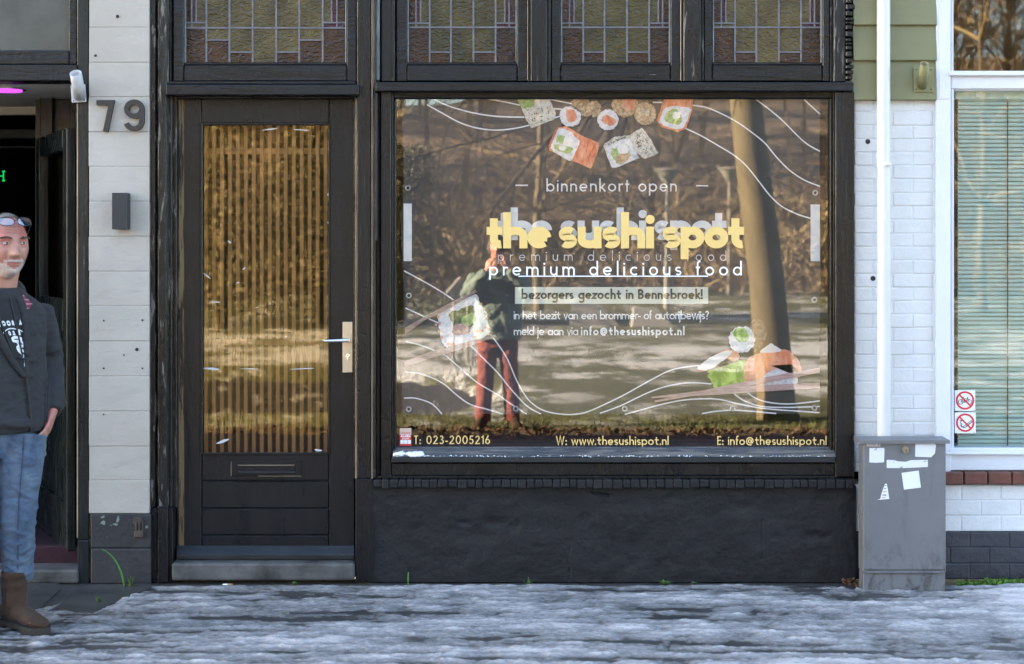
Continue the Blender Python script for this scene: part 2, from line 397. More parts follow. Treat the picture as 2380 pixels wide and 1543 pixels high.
# --- door transom and fanlight above the door
mb = MB(); mb.pbox(385, 835, 196, 221, -0.05, 0.05, 0.006, seg=2); mb.pbox(392, 826, 188.5, 195.4, -0.012, 0.05, 0.003); mb.pbox(408, 822, 221.6, 229, 0.055, 0.15, 0.002)
mb.build('transom', M['paint_h'], shop)
# --- display window transom
mb = MB(); mb.pbox(872, 1985, 190.5, 212, -0.04, 0.05, 0.006, seg=2); mb.pbox(884, 1936, 212.6, 228, 0.03, 0.15, 0.004); mb.pbox(915, 1936, 221, 230, 0.045, 0.15, 0.003)
mb.build('transom', M['paint_h'], shop)
# --- stained glass fanlights
def rough_glass(name, c0, c1):
    n = NT(name); p = n.pos((1, 1, 1.0))
    f = n.noise(p, 9, 3, 0.5)
    n.set(col=n.ramp(f, [(0.35, c0), (0.7, c1)]), rough=0.08, spec=0.42)
    pr = n.pos((1, 1, 1.9), rot=(0, R(28), 0))
    n.bump(n.noise(pr, 34, 2.0, 0.5, 0.7), 1.0, 0.0085)
    return n.m
M['amber'] = rough_glass('amber_cathedral_glass', (0.048, 0.035, 0.012), (0.094, 0.070, 0.024))
M['olive'] = rough_glass('olive_cathedral_glass', (0.030, 0.024, 0.008), (0.064, 0.051, 0.017))
M['russet'] = rough_glass('russet_cathedral_glass', (0.021, 0.0085, 0.003), (0.048, 0.0195, 0.006))
M['plum'] = rough_glass('plum_cathedral_glass', (0.035, 0.004, 0.008), (0.05, 0.008, 0.014))
M['lead'] = plain('lead_came', (0.135, 0.135, 0.15), 0.5, 0.3, 30, 0.3, 90, metal=0.3)
def fanlight(o0, o1, g0, g1, cols, hmain, hside, stairs, smalls, main, label=None):
    """o: sash outer columns, g: glass columns, cols: lead columns, stairs: (col range, row) of the russet feet"""
    y = 0.03
    m = MB(); m.pbox(o0, g0 - 1, VT, 189.6, y - 0.02, y + 0.06, 0.005); m.pbox(g1 + 1, o1, VT, 189.6, y - 0.02, y + 0.06, 0.005)
    m.pbox(g0 - 0.6, g1 + 0.6, 150, 189.2, y - 0.022, y + 0.06, 0.006)
    m.pbox(g0 - 0.6, g1 + 0.6, 145.6, 149.6, y, y + 0.05, 0.001)
    s = m.build('fanlight', M['paint_h'], shop)
    if label: s['label'] = label
    for (a_, b_) in ((g0 - 0.8, g0 + 2.6), (g1 - 2.6, g1 + 0.8)): m = MB(); m.pbox(a_, b_, VT, 145, y + 0.004, y + 0.03, 0.002); m.build('putty_bead', M['putty'], s)
    yg = y + 0.028; gl = MB(); ld = MB(); jit = random.Random(int(o0))
    def pane(a, b, c, d, mi):
        tilt = jit.uniform(-0.002, 0.002); q = jit.uniform(-0.002, 0.002)
        gl.quad(P(a, d, yg + tilt), P(b, d, yg - tilt), P(b, c, yg - tilt + q), P(a, c, yg + tilt + q), mi)
    def vline(u, a, b, w=4.2): ld.pbox(u - w / 2, u + w / 2, a, b, yg - 0.004 - rnd.uniform(0, .0006), yg + 0.003, 0.0014)
    def hline(a, b, v, w=3.8): ld.pbox(a, b, v - w / 2, v + w / 2, yg - 0.0052 - rnd.uniform(0, .0006), yg + 0.003, 0.0014)
    ed = [g0 + 1] + cols + [g1 - 1]; n = len(ed) - 1
    for i in range(n):
        a, b = ed[i], ed[i + 1]; side = i in (0, n - 1)
        if side:
            s0, s1 = smalls[0 if i == 0 else 1]
            q = sorted([a, s0, s1, b]); mi = [1, 2, 0] if i == 0 else [0, 2, 1]
            for k in range(3): pane(q[k], q[k + 1], VT, hside, mi[k])
            pane(a, b, hside, hmain, 0 if i == 0 else 2); pane(a, b, hmain, 145, 1)
            hline(a, b, hside); vline(s0, VT, hside, 3.4); vline(s1, VT, hside, 3.4)
            vline(s0 if i == 0 else s1, hside, hmain, 3.4)
        else:
            pane(a, b, VT, -95, 0); pane(a, b, -95, hmain, 0); hline(a, b, -95)
            st = stairs.get(i)
            if st: pane(a, b, hmain, st, 0); pane(a, b, st, 145, 1); hline(a, b, st)
            else: pane(a, b, hmain, 145, 0)
        if i > 0: vline(a, VT, 145)
    hline(g0, g1, hmain, 4.2)
    gl.build('stained_glass', [M[main], M['russet'], M['plum']], s); ld.build('leading', M['lead'], s)
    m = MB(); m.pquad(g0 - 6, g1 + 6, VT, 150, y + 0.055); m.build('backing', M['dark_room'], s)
    return s
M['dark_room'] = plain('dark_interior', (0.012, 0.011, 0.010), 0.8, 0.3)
fanlight(402, 829, 428, 805, [479.5, 533, 587, 642, 695.5, 750], 64.7, 52.5, {1: 93, 2: 121, 4: 121, 5: 93}, [(445, 455.5), (771, 783)], 'amber', 'wide fanlight with amber glass above the door')
for k, (o0, o1, g0, main) in enumerate([(921, 1227, 947, 'olive'), (1281, 1582, 1304, 'olive'), (1636, 1929, 1657, 'amber')]):
    d = g0 - 947 + 0.5
    fanlight(o0, o1, g0, g0 + 254, [998 + d, 1047.6 + d, 1100 + d, 1151.6 + d], 63.5, 53.7, {1: 121, 3: 121}, [(966 + d, 976.5 + d), (1173 + d, 1183 + d)], main)
mb = MB(); mb.pbox(886, 919.6, VT, 189.4, 0.016, .12, .004); mb.pbox(911, 917, VT, 189, 0.004, .1, .002); mb.build('mullion', M['paint_v'], shop)
mb = MB(); mb.pbox(1228, 1233, VT, 189.4, 0.002, .12, .003); mb.pbox(1233.6, 1272, VT, 189.4, -0.012, .12, .004); mb.pbox(1272.6, 1280, VT, 189.4, 0.006, .12, .003); mb.build('mullion', M['paint_v'], shop)
mb = MB(); mb.pbox(1583, 1588, VT, 189.4, 0.002, .12, .003); mb.pbox(1588.6, 1630, VT, 189.4, -0.012, .12, .004); mb.pbox(1630.6, 1635.4, VT, 189.4, 0.006, .12, .003); mb.build('mullion', M['paint_worn'], shop)
for u in (1225.6, 1581.6): 
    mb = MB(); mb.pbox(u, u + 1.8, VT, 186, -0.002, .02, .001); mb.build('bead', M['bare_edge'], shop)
# --- the door
yd = 0.075
door = MB()
door.pbox(410, 468, 229.5, 1300, yd, yd + .045, .004); door.pbox(765, 824, 229.5, 1300, yd, yd + .045, .004)
door.pbox(468.4, 764.6, 229.5, 288, yd + .0015, yd + .045, .003)
for (a, b) in ((1055, 1117), (1118.6, 1181), (1182.6, 1243), (1244.6, 1299)): door.pbox(468.4, 764.6, a, b, yd + .0015, yd + .045, .005)
door.pbox(468, 765, 1100, 1299, yd + .012, yd + .044, 0)
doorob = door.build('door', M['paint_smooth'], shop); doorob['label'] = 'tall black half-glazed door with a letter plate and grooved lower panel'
mb = MB(); mb.pbox(464, 470.5, 284, 1057, yd - .003, yd + .02, .003); mb.pbox(763, 768, 284, 1057, yd - .003, yd + .02, .003); mb.pbox(470.8, 762.6, 284, 290.5, yd - .002, yd + .02, .003); mb.pbox(470.8, 762.6, 1052.5, 1058, yd - .004, yd + .02, .003)
mb.build('glazing_bead', M['paint_smooth'], doorob)
mb = MB(); mb.add([P(411, 1268, yd - .004), P(823, 1268, yd - .004), P(823, 1290, yd - .045), P(411, 1290, yd - .045), P(411, 1300, yd - .045), P(823, 1300, yd - .045), P(411, 1268, yd), P(823, 1268, yd), P(411, 1300, yd), P(823, 1300, yd)],
                  [(0, 1, 2, 3), (3, 2, 5, 4), (0, 3, 4, 8, 6), (1, 7, 9, 5, 2), (4, 5, 9, 8), (0, 6, 7, 1)])
mb.build('weather_bar', M['paint_skylit_grey'], doorob)
M['glass_door'] = glass('door_glass', 0.085, (1, 0.97, 0.9), 0.03, 2.6, rcol=(1, 0.86, 0.58))
mb = MB(); mb.pquad(469, 764, 288, 1055, yd + .022); mb.build('door_glass', M['glass_door'], doorob)
# letter plate
mb = MB(); mb.pbox(537, 700, 1072, 1106, yd - .006, yd, .002); mb.pbox(551, 687, 1080, 1100, yd - .010, yd - .004, .002)
lp = mb.build('letter_plate', M['paint_smooth'], doorob)
mb = MB(); mb.pbox(552, 686, 1095.5, 1100.5, yd - .022, yd - .010, .002); mb.build('letter_flap', M['paint_skylit_grey'], doorob)
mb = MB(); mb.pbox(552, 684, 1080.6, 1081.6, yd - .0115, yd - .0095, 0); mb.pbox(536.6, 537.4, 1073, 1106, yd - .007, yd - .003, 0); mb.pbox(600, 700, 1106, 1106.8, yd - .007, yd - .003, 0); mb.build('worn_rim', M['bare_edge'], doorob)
M['champagne'] = plain('champagne_anodised', (0.62, 0.53, 0.40), 0.38, 0.06, 8, metal=0.75)
M['chrome'] = plain('satin_chrome', (0.75, 0.75, 0.75), 0.18, 0.03, 8, metal=1.0)
M['black'] = plain('matt_black', (0.012, 0.012, 0.013), 0.6, 0.2)
mb = MB(); mb.pbox(796, 820, 748, 866, yd - .011, yd, .003, seg=2); hp = mb.build('handle_plate', M['champagne'], doorob)
mb = MB(); mb.tube([P(809, 791, yd - .01), P(809, 791, yd - .045)], .010, 12); a, b = P(811, 791, yd - .048), P(752, 792.5, yd - .048)
mb.tube([a, a.lerp(b, .3), a.lerp(b, .8), b], [.010, .0095, .0075, .0065], 10, squash=(1, .7, 1.0)); mb.build('lever_handle', M['chrome'], doorob)
mb = MB(); c = P(808, 826, yd - .012); mb.tube([c + Vector((0, .003, 0)), c + Vector((0, -.002, 0))], .0105, 16); mb.box(c.x - .0045, c.x + .0045, c.y - .0015, c.y + .003, c.z - .026, c.z, .002); mb.build('lock_cylinder', M['chrome'], doorob)
mb = MB(); mb.box(c.x - .0012, c.x + .0012, c.y - .0035, c.y - .0022, c.z - .004, c.z + .004, 0); mb.build('keyhole', M['black'], doorob)
# scraps of old sticker on the glass
M['scrap'] = plain('torn_sticker_scrap', (0.55, 0.56, 0.55), 0.7, 0.2)
mb = MB(); sr = random.Random(5)
for (u, v, w, h, a) in [(628, 300, 34, 3, -8), (700, 302, 40, 2, 3), (533, 562, 9, 4, 35), (567, 624, 9, 3, -35), (480, 640, 22, 3, 40), (553, 657, 6, 3, 0), (466, 345, 3, 18, 0), (762, 452, 3, 8, 0), (762, 517, 2, 4, 0), (490, 857, 40, 4, 3), (580, 857, 40, 1.5, 0), (700, 857, 60, 3, -2), (518, 1026, 32, 6, -18), (740, 1046, 16, 5, 12), (665, 782, 3, 3, 0), (500, 702, 25, 2, 0)]:
    ca, sa = math.cos(R(a)), math.sin(R(a)); pts = []
    for i in range(9):
        t = 2 * math.pi * i / 9; rr = sr.uniform(.45, .62); dx, dy = w * rr * math.cos(t), h * rr * math.sin(t) * sr.uniform(.6, 1.3)
        pts.append(P(u + dx * ca - dy * sa, v + dx * sa + dy * ca, yd + .0205))
    mb.poly(pts)
mb.build('sticker_scrap', M['scrap'], doorob)
# --- door step
M['step'] = plain('worn_blue_stone', (0.068, 0.066, 0.064), 0.7, 0.85, 7, 0.5, 40, dist=.006)
mb = MB(); mb.pbox(398, 824, 1309, 1350, -0.035, .3, .012, seg=2); mb.build('door_step', M['step'], shop)
mb = MB(); mb.pbox(405, 826, 1300.5, 1308.5, .05, .3, 0); mb.build('threshold_gap', M['black'], shop)
# --- display window
yw = 0.055
mb = MB(); mb.pbox(884.6, 909, 213, 1112, 0.0, .16, .004); mb.pbox(909.6, 914, 214, 1075, 0.012, .1, .002); mb.pbox(914.6, 920, 229, 1060, .03, .1, .003); mb.pbox(1929, 1935.6, 229, 1060, .026, .1, .003)
mb.pbox(909.4, 1940.8, 1076, 1105, 0.002, .16, .004); mb.pbox(876, 1985, 1105.6, 1112, -.012, .16, .003)
dw = mb.build('display_window', M['paint_v'], shop); dw['label'] = 'wide single-pane display window holding a printed banner'
M['glass_shop'] = glass('shop_window_glass', 0.10, (1, 1, 1), 0.012, 1.3)
mb = MB(); mb.pquad(918, 1932, 227, 1061, yw); mb.build('window_glass', M['glass_shop'], dw)
mb = MB(); mb.pbox(909.6, 1942, 1063, 1075.5, -0.03, .03, .005, seg=2); mb.build('sill_nosing', M['paint_skylit_grey'], dw)
# inner window board seen through the glass
M['board'] = paint('worn_window_board', (0.060, 0.063, 0.070), (0.08, 1, 1), 1.9, (.35, .6), .3, 0.0)
mb = MB(); a_, b_ = P(915, 1038, .053), P(1935, 1038, .053); z1_ = P(0, 1064, -.026).z + .004
mb.add([a_, b_, (b_.x, -.026, z1_), (a_.x, -.026, z1_)], [(0, 1, 2, 3)]); mb.build('sloping_sill', M['board'], dw)
mb = MB(); mb.pbox(916, 1934, 1040, 1075, .075, .42, .004); mb.build('window_board', M['board'], dw)
# lettering stuck on the outside of the glass
M['gold'] = plain('pale_gold_vinyl', (0.74, 0.52, 0.18), 0.5, 0.05, 4)
M['white_vinyl'] = plain('white_vinyl', (0.86, 0.87, 0.90), 0.5, 0.02, 4)
yl = yw - .0015
for (s, u0, u1, vb, asc, t) in [('the', 1131, 1281, 577, 84, .22), ('sushi', 1299, 1520, 577, 84, .22), ('spot', 1540, 1731, 577, 84, .22)]:
    m = MB(); text(m, s, u0, u1, vb, asc, t, yl); m.build('lettering', M['gold'], dw)
for (s, u0, u1, vb, asc) in [('T: 023-2005216', 962, 1139, 1032, 21), ('W: www.thesushispot.nl', 1292, 1554, 1034, 21.5), ('E: info@thesushispot.nl', 1667, 1921, 1034, 21.5)]:
    m = MB(); text(m, s, u0, u1, vb, asc, .12, yl); m.build('lettering', M['gold'], dw)
m = MB(); text(m, 'premium delicious food', 1137, 1724, 640, 34, .105, yl); m.build('lettering', M['white_vinyl'], dw)
m = MB(); m.pquad(1205, 1646, 640.6, 643, yl - .0008); m.build('underline', M['white_vinyl'], dw)
# --- brick-on-edge sill and rendered plinth
M['brick_black'] = paint('black_painted_masonry', (0.0090, 0.0094, 0.0108), (1, 1, 1), 0.0, (.42, .65), .5, 0.0, .3)
mb = MB(); u = 868.0; br = random.Random(8)
while u < 1984:
    w = min(br.uniform(17, 24), 1985 - u); mb.pbox(u, u + w - .7, 1115 + br.uniform(-1.2, .6), 1134 + br.uniform(-1.5, 3), -0.055 + br.uniform(-.004, .004), .1, .006, seg=2); u += w
mb.build('brick_sill', M['brick_black'], shop)
pl = MB(); nu, nv = 420, 100; vs, fs = [], []
for j in range(nv + 1):
    for i in range(nu + 1):
        u = 868 + (1989 - 868) * i / nu; v = 1128 + (1352 - 1128) * j / nv; p = P(u, v, 0)
        d = .010 * noise.noise(Vector((p.x * 3, 0, p.z * 4))) + .0025 * noise.noise(Vector((p.x * 14, 3, p.z * 14))) + .014 * max(0, noise.noise(Vector((p.x * 9, 8, p.z * 11))) - .42) + .001 * noise.noise(Vector((p.x * 40, 3, p.z * 40)))
        for (pu, pv, r, a) in ((1150, 1215, 26, .010), (1105, 1245, 40, .006), (1080, 1215, 14, .008), (1725, 1180, 30, .006)):
            d += a * math.exp(-(((u - pu) / r) ** 2 + ((v - pv) / (r * .5)) ** 2))
        if abs(v - (1158 + 14 * math.sin(u * .013))) < 3 and 1375 < u < 1420: d += .012
        if abs(u - 1770) < 2.4 and 1205 < v < 1300: d += .005
        if abs(u - (1322 + 2 * math.sin(v * .1))) < 2.2 and v > 1270: d += .005
        vs.append(p + Vector((0, -.006 + d, 0)))
for j in range(nv):
    for i in range(nu): a = j * (nu + 1) + i; fs.append((a, a + nu + 1, a + nu + 2, a + 1))
pl.add(vs, fs, 0, True); pl.pbox(868, 1989, 1128, 1352, .03, .16, 0)
pl.build('plinth', M['brick_black'], shop)
# --- upper storey, roof and the dark room behind (the house goes on above the frame unseen, its eaves raised to shade pavement and road)
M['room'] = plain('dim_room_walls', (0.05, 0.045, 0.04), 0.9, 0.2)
M['upper'] = plain('brown_brickwork', (0.20, 0.11, 0.075), 0.8, 0.3, 30)
def room(u0, u1, yb, zt, parent, mat, floor=None, z0=0.02, y0=.165, name='room'):
    a, b = P(u0, 0, 0).x, P(u1, 0, 0).x; m = MB()
    m.quad((a, yb, z0), (b, yb, z0), (b, yb, zt), (a, yb, zt)); m.quad((a, y0, z0), (a, yb, z0), (a, yb, zt), (a, y0, zt)); m.quad((b, y0, z0), (b, y0, zt), (b, yb, zt), (b, yb, z0))
    m.quad((a, y0, zt), (a, yb, zt), (b, yb, zt), (b, y0, zt)); m.quad((a, y0, z0), (b, y0, z0), (b, yb, z0), (a, yb, z0), 1)
    return m.build(name, [mat, floor or mat], parent)
room(352, 1984, 3.5, 3.45, shop, M['room'])
def upper(u0, u1, parent, zt=16.0, z0=3.38):
    a, b = P(u0, 0, 0).x, P(u1, 0, 0).x; m = MB()
    m.box(a, b, .05, .3, z0, zt, 0); m.build('upper_wall', M['upper'], parent)
    m = MB(); m.prism([(a, -.15, zt), (a, 4, zt + 3), (a, 8.2, zt), (a, 8.2, zt - .2), (a, -.15, zt - .15)], (b - a, 0, 0)); m.build('roof', M['black'], parent)
    m = MB(); m.box(a, b, 8, 8.2, 0, zt - .2, 0); m.box(a, a + .05, .31, 7.9, 3.5, zt - .2, 0); m.box(b - .05, b, .31, 7.9, 3.5, zt - .2, 0); m.build('back_wall', M['upper'], parent)
upper(349, 1984, shop)
ter = thing('unseen_terrace', (-12, 0, 0), 'unseen brown brick terrace row to the left, added to shade the pavement', 'house')  # unseen row, added and heightened for its shadow on pavement and road
m = MB(); m.box(-60, P(-420, 0, 0).x - .02, .05, .3, 0, 16.0, 0); m.build('front_wall', M['upper'], ter)
m = MB(); xe = P(-420, 0, 0).x - .02; m.prism([(-60, -.15, 16.0), (-60, 4, 18.5), (-60, 8.2, 16.0), (-60, 8.2, 15.8), (-60, -.15, 15.85)], (60 + xe, 0, 0)); m.build('roof', M['black'], ter)
m = MB(); m.box(-60, xe, 8, 8.2, 0, 15.8, 0); m.box(-60.1, -60, .05, 8.2, 0, 15.8, 0); m.build('back_wall', M['upper'], ter)
# ---------------------------------------------------------------- slat screen behind the door glass
M['slat'] = plain('oiled_wood_slat', (0.26, 0.14, 0.045), 0.6, 0.2, 30, 0.2, 80, (1, 1, .1))
slat = thing('slat_screen', P(617, 1055, yd + .08), 'screen of narrow upright wooden slats standing behind the door glass', 'screen')
for i in range(16):
    u = 478.5 + i * 18.55
    m = MB(); m.pbox(u - 4.5, u + 4.5, 270, 1075, yd + .075, yd + .09, .001); m.build('slat', M['slat'], slat)
for (a, b) in ((365 * 0 + 362 - 14, 362), (781 + 12, 806)):
    m = MB(); m.pbox(460, 775, a - 4, b - 4, yd + .091, yd + .105, .001); m.build('cross_rail', M['slat'], slat)
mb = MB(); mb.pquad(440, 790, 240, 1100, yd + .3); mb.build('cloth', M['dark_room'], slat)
# ================================================================ the printed banner behind the display glass
yb = yw + .016
n = NT('dark_mesh_banner'); p = n.pos()
n.set(col=n.ramp(n.noise(p, .9, 3, .5), [(.3, (0.038, 0.039, 0.043)), (.7, (0.082, 0.083, 0.090))]), rough=.5, spec=.35)
n.bump(n.noise(p, 3.2, 3, .5), .5, .02); M['banner'] = n.m
M['print_white'] = plain('printed_white', (0.90, 0.90, 0.92), .55, .01)
M['print_grey'] = plain('printed_pale_silver', (0.78, 0.81, 0.82), .55, .12, 5)
M['print_cream'] = plain('printed_cream', (0.80, 0.81, 0.70), .55, .04)
M['print_ink'] = plain('printed_dark_ink', (0.05, 0.05, 0.04), .55, .1)
def ptex(name, c0, c1, s, stretch=(1, 1, 1), rot=(0, 0, 0), lo=.4, hi=.6):
    n = NT(name); p = n.pos(stretch, rot=rot)
    n.set(col=n.ramp(n.noise(p, s, 5, .65, .4), [(lo, c0), (hi, c1)]), rough=.55); return n.m
M['rice'] = ptex('rice_print', (0.52, 0.52, 0.55), (0.86, 0.85, 0.86), 70, lo=.3, hi=.55)
M['salmon'] = ptex('salmon_print', (0.70, 0.18, 0.07), (0.84, 0.42, 0.27), 55, (1, 1, .35), (0, R(35), 0), .42, .62)
M['salmon2'] = ptex('pale_salmon_print', (0.76, 0.20, 0.07), (0.84, 0.52, 0.38), 22, (1, 1, .4), (0, R(-50), 0), .4, .62)
M['avocado'] = ptex('avocado_print', (0.22, 0.36, 0.07), (0.50, 0.60, 0.26), 60)
M['cucumber'] = ptex('cucumber_print', (0.10, 0.32, 0.02), (0.45, 0.68, 0.20), 60)
M['fry'] = ptex('fried_crumb_print', (0.36, 0.22, 0.11), (0.70, 0.54, 0.36), 75)
M['sesame'] = ptex('sesame_print', (0.46, 0.43, 0.36), (0.78, 0.75, 0.68), 85)
M['wasabi'] = ptex('wasabi_print', (0.20, 0.36, 0.03), (0.52, 0.70, 0.16), 26, (1, 1, .6), (0, R(25), 0), .42, .58)
M['nori'] = ptex('dark_nori_print', (0.05, 0.055, 0.05), (0.20, 0.20, 0.19), 40)
M['pinkmeat'] = ptex('tuna_print', (0.34, 0.18, 0.17), (0.62, 0.42, 0.38), 60)
M['darkgreen'] = ptex('dark_green_print', (0.03, 0.05, 0.015), (0.18, 0.24, 0.08), 55)
M['stick_print'] = ptex('wood_stick_print', (0.30, 0.21, 0.19), (0.48, 0.36, 0.32), 20, (1, 1, 8))
M['stick_pink'] = ptex('pink_stick_print', (0.46, 0.30, 0.28), (0.62, 0.45, 0.42), 20, (1, 1, 8))
M['roe'] = plain('roe_print', (0.80, 0.36, 0.22), .5, .1)
M['cream'] = plain('cream_print', (0.85, 0.83, 0.80), .5, .05)
ban = MB(); nu, nv = 70, 54; vs, fs = [], []
for j in range(nv + 1):
    for i in range(nu + 1):
        u = 936 + (1906 - 936) * i / nu; v = 222 + (962.5 - 222) * j / nv
        uu = u + (2.5 * math.sin(v * .02) if i == 0 else 0) + (1.5 * math.sin(v * .013) if i == nu else 0)
        vs.append(P(uu, v + (1.2 * math.sin(u * .02) if j == nv else 0), yb + .0025 * (noise.noise(Vector((u * .008, 5, v * .008))) + 1)))
for j in range(nv):
    for i in range(nu): a = j * (nu + 1) + i; fs.append((a, a + nu + 1, a + nu + 2, a + 1))
ban.add(vs, fs, 0, True)
banner = ban.top('banner', M['banner'], P(1421, 962, yb), 'dark printed banner with white waves, sushi pictures and opening-soon lettering behind the display glass', 'banner')
y1 = yb - .0015
CA = lambda x, y: (900.6 + x * .2825, 203.4 + y * .2825)
CB = lambda x, y: (1394.5 + x * .2825, 203.4 + y * .2825)
CC = lambda x, y: (900.6 + x * .32, 610 + y * .32)
CD = lambda x, y: (1394.5 + x * .32, 610 + y * .32)
waves = [(CA, p) for p in ([(325, 140), (450, 210), (600, 290), (750, 335), (900, 350), (1050, 335), (1165, 310)], [(370, 90), (500, 150), (650, 195), (800, 225), (950, 240), (1125, 243)], [(790, 88), (950, 115), (1090, 145)], [(1330, 95), (1520, 133)], [(1360, 175), (1450, 178)], [(1370, 250), (1420, 235)])]
waves += [(CB, p) for p in ([(760, 145), (880, 165), (1010, 220), (1130, 285), (1250, 370), (1360, 460), (1450, 570), (1560, 680), (1680, 760), (1810, 813)], [(690, 330), (820, 390), (960, 470), (1100, 555), (1200, 640), (1290, 750), (1400, 890), (1500, 980), (1620, 1040), (1735, 1077)], [(1285, 98), (1400, 185), (1500, 270), (1580, 350), (1650, 420), (1720, 475), (1810, 525)], [(1680, 98), (1740, 155), (1810, 218)], [(435, 122), (525, 122)])]
waves += [(CC, p) for p in ([(120, 60), (250, 130), (380, 205), (480, 272)], [(130, 330), (250, 385), (370, 440)], [(130, 573), (240, 600), (330, 635), (420, 675), (520, 760), (650, 870), (800, 960), (900, 1030), (1010, 1100)], [(120, 795), (220, 805), (330, 840), (420, 890), (500, 960), (600, 1030), (720, 1065), (840, 1100)], [(120, 985), (200, 985), (300, 1015), (350, 1050), (395, 1100)], [(600, 600), (700, 700), (800, 800), (880, 900), (960, 990), (1030, 1055), (1115, 1100)], [(745, 520), (800, 590), (870, 700), (940, 860), (1010, 980), (1080, 1045), (1150, 1080), (1250, 1100), (1350, 1103), (1450, 1085), (1600, 1020), (1740, 950), (1900, 860), (2050, 785), (2180, 757), (2270, 748)])]
waves += [(CD, p) for p in ([(0, 1095), (150, 1040), (350, 945), (500, 895), (650, 873), (810, 882)], [(180, 1103), (300, 1070), (450, 1030), (600, 1000), (750, 990), (870, 995), (1000, 1025), (1150, 1055), (1300, 1070), (1450, 1080), (1595, 1090)], [(740, 1097), (850, 1080), (960, 1073), (1100, 1080), (1280, 1097)], [(975, 955), (1040, 1000), (1130, 1035), (1230, 1050), (1400, 1052), (1597, 1045)], [(1075, 948), (1130, 985), (1200, 1010), (1300, 1025), (1420, 1025), (1597, 1005)])]
for k, (cf, p) in enumerate(waves):
    m = MB(); stroke_mesh(m, smooth_path([cf(*q) for q in p]), False, 3.1, lambda a, k=k: P(a[0], a[1], y1 - .00005 * k)); m.build('wave_line', M['print_white'], banner)
# lettering and bars printed on it
def btext(s, u0, u1, vb, asc, t, mat, y=None): m = MB(); text(m, s, u0, u1, vb, asc, t, (y or y1 - .002)); m.build('lettering', M[mat], banner)
btext('binnenkort open', 1270, 1573, 445, 31, .105, 'print_white')
btext('the', 1157, 1283, 558, 76, .22, 'print_grey'); btext('sushi', 1303, 1502, 558, 76, .22, 'print_grey'); btext('spot', 1521, 1690, 558, 76, .22, 'print_grey')
btext('premium delicious food', 1157, 1688, 606, 24, .075, 'print_white')
btext('in het bezit van een brommer- of autorijbewijs?', 1194, 1648, 742, 21, .125, 'print_white')
btext('meld je aan via', 1194, 1344, 779, 21, .125, 'print_white'); btext('info@thesushispot.nl', 1350, 1591, 779, 21, .17, 'print_white')
for (a, b, c, d, mt) in [(1198, 1227, 429, 432, 'print_white'), (1618, 1646, 430, 433, 'print_white'), (938, 957, 473, 607, 'print_grey'), (1884, 1905.5, 475, 607, 'print_grey'), (1197, 1646, 667, 706, 'print_cream')]:
    m = MB(); m.pquad(a, b, c, d, y1 - .0012); m.build('printed_bar', M[mt], banner)
btext('bezorgers gezocht in Bennebroek!', 1212, 1633, 695, 24.5, .17, 'print_ink', y1 - .003)
# sushi pictures: flat printed shapes, layer over layer
pr = random.Random(12)
def flat(m, cf, pts, k, mi, rough=0.0, sub=5, rnd_=1):
    """outline through pts, its edge roughened, printed as layer k"""
    n_ = len(pts); out = []
    for i in range(n_):
        p0, p1, p2, p3 = (Vector(pts[(i + d) % n_]) for d in (-1, 0, 1, 2))
        for s in range(sub):
            q = s / sub; c = p1.lerp(p2, q)
            if rnd_: c = 0.5 * ((2 * p1) + (p2 - p0) * q + (2 * p0 - 5 * p1 + 4 * p2 - p3) * q * q + (3 * p1 - p0 - 3 * p2 + p3) * q ** 3)
            out.append(c + Vector((pr.uniform(-1, 1), pr.uniform(-1, 1))) * rough)
    ctr = sum(out, Vector((0, 0))) / len(out); y = y1 - .003 - .00035 * k
    vs = [P(*cf(*ctr), y)] + [P(*cf(*q), y) for q in out]
    m.add(vs, [(0, 1 + (i + 1) % len(out), 1 + i) for i in range(len(out))], mi)
def ell(cx, cy, rx, ry=None, a=0, n=10):
    ry = ry or rx; ca, sa = math.cos(R(a)), math.sin(R(a))
    return [(cx + rx * math.cos(2 * math.pi * i / n) * ca - ry * math.sin(2 * math.pi * i / n) * sa, cy + rx * math.cos(2 * math.pi * i / n) * sa + ry * math.sin(2 * math.pi * i / n) * ca) for i in range(n)]
def picture(layers, label=None):
    mats = []; m = MB()
    for k, (cf, pts, mt, rough, rd) in enumerate(layers):
        if mt not in mats: mats.append(mt)
        flat(m, cf, pts, k, mats.index(mt), rough, 5, rd)
    o = m.build('sushi_picture', [M[q] for q in mats], banner)
    if label: o['label'] = label
def seeds(cf, quad, n_, mt='nori', s=9):
    out = []; q = [Vector(p) for p in quad]
    for _ in range(n_):
        a, b = pr.uniform(.08, .92), pr.uniform(.08, .92); c = q[0].lerp(q[1], a).lerp(q[3].lerp(q[2], a), b)
        out.append((cf, ell(c.x, c.y, pr.uniform(.7, 1.3) * s, pr.uniform(.35, .6) * s, pr.uniform(0, 180), 6), mt, 0, 1))
    return out
q1 = [(1072, 85), (1330, 85), (1385, 205), (1370, 265), (1180, 330), (1145, 270), (1100, 160)]
picture([(CA, q1, 'sesame', 5, 0)] + [(CA, [(1075, 88), (1190, 88), (1200, 150), (1110, 170)], 'avocado', 4, 1), (CA, [(1215, 88), (1310, 88), (1335, 150), (1235, 150)], 'rice', 4, 1)] + seeds(CA, [(1130, 170), (1350, 150), (1360, 255), (1190, 310)], 22), 'sesame roll cut off by the banner top')
picture([(CA, ell(1590, 130, 78, 60), 'fry', 9, 1), (CA, ell(1695, 175, 66, 64), 'fry', 9, 1), (CA, ell(1625, 210, 40, 26, 20), 'fry', 6, 1)])
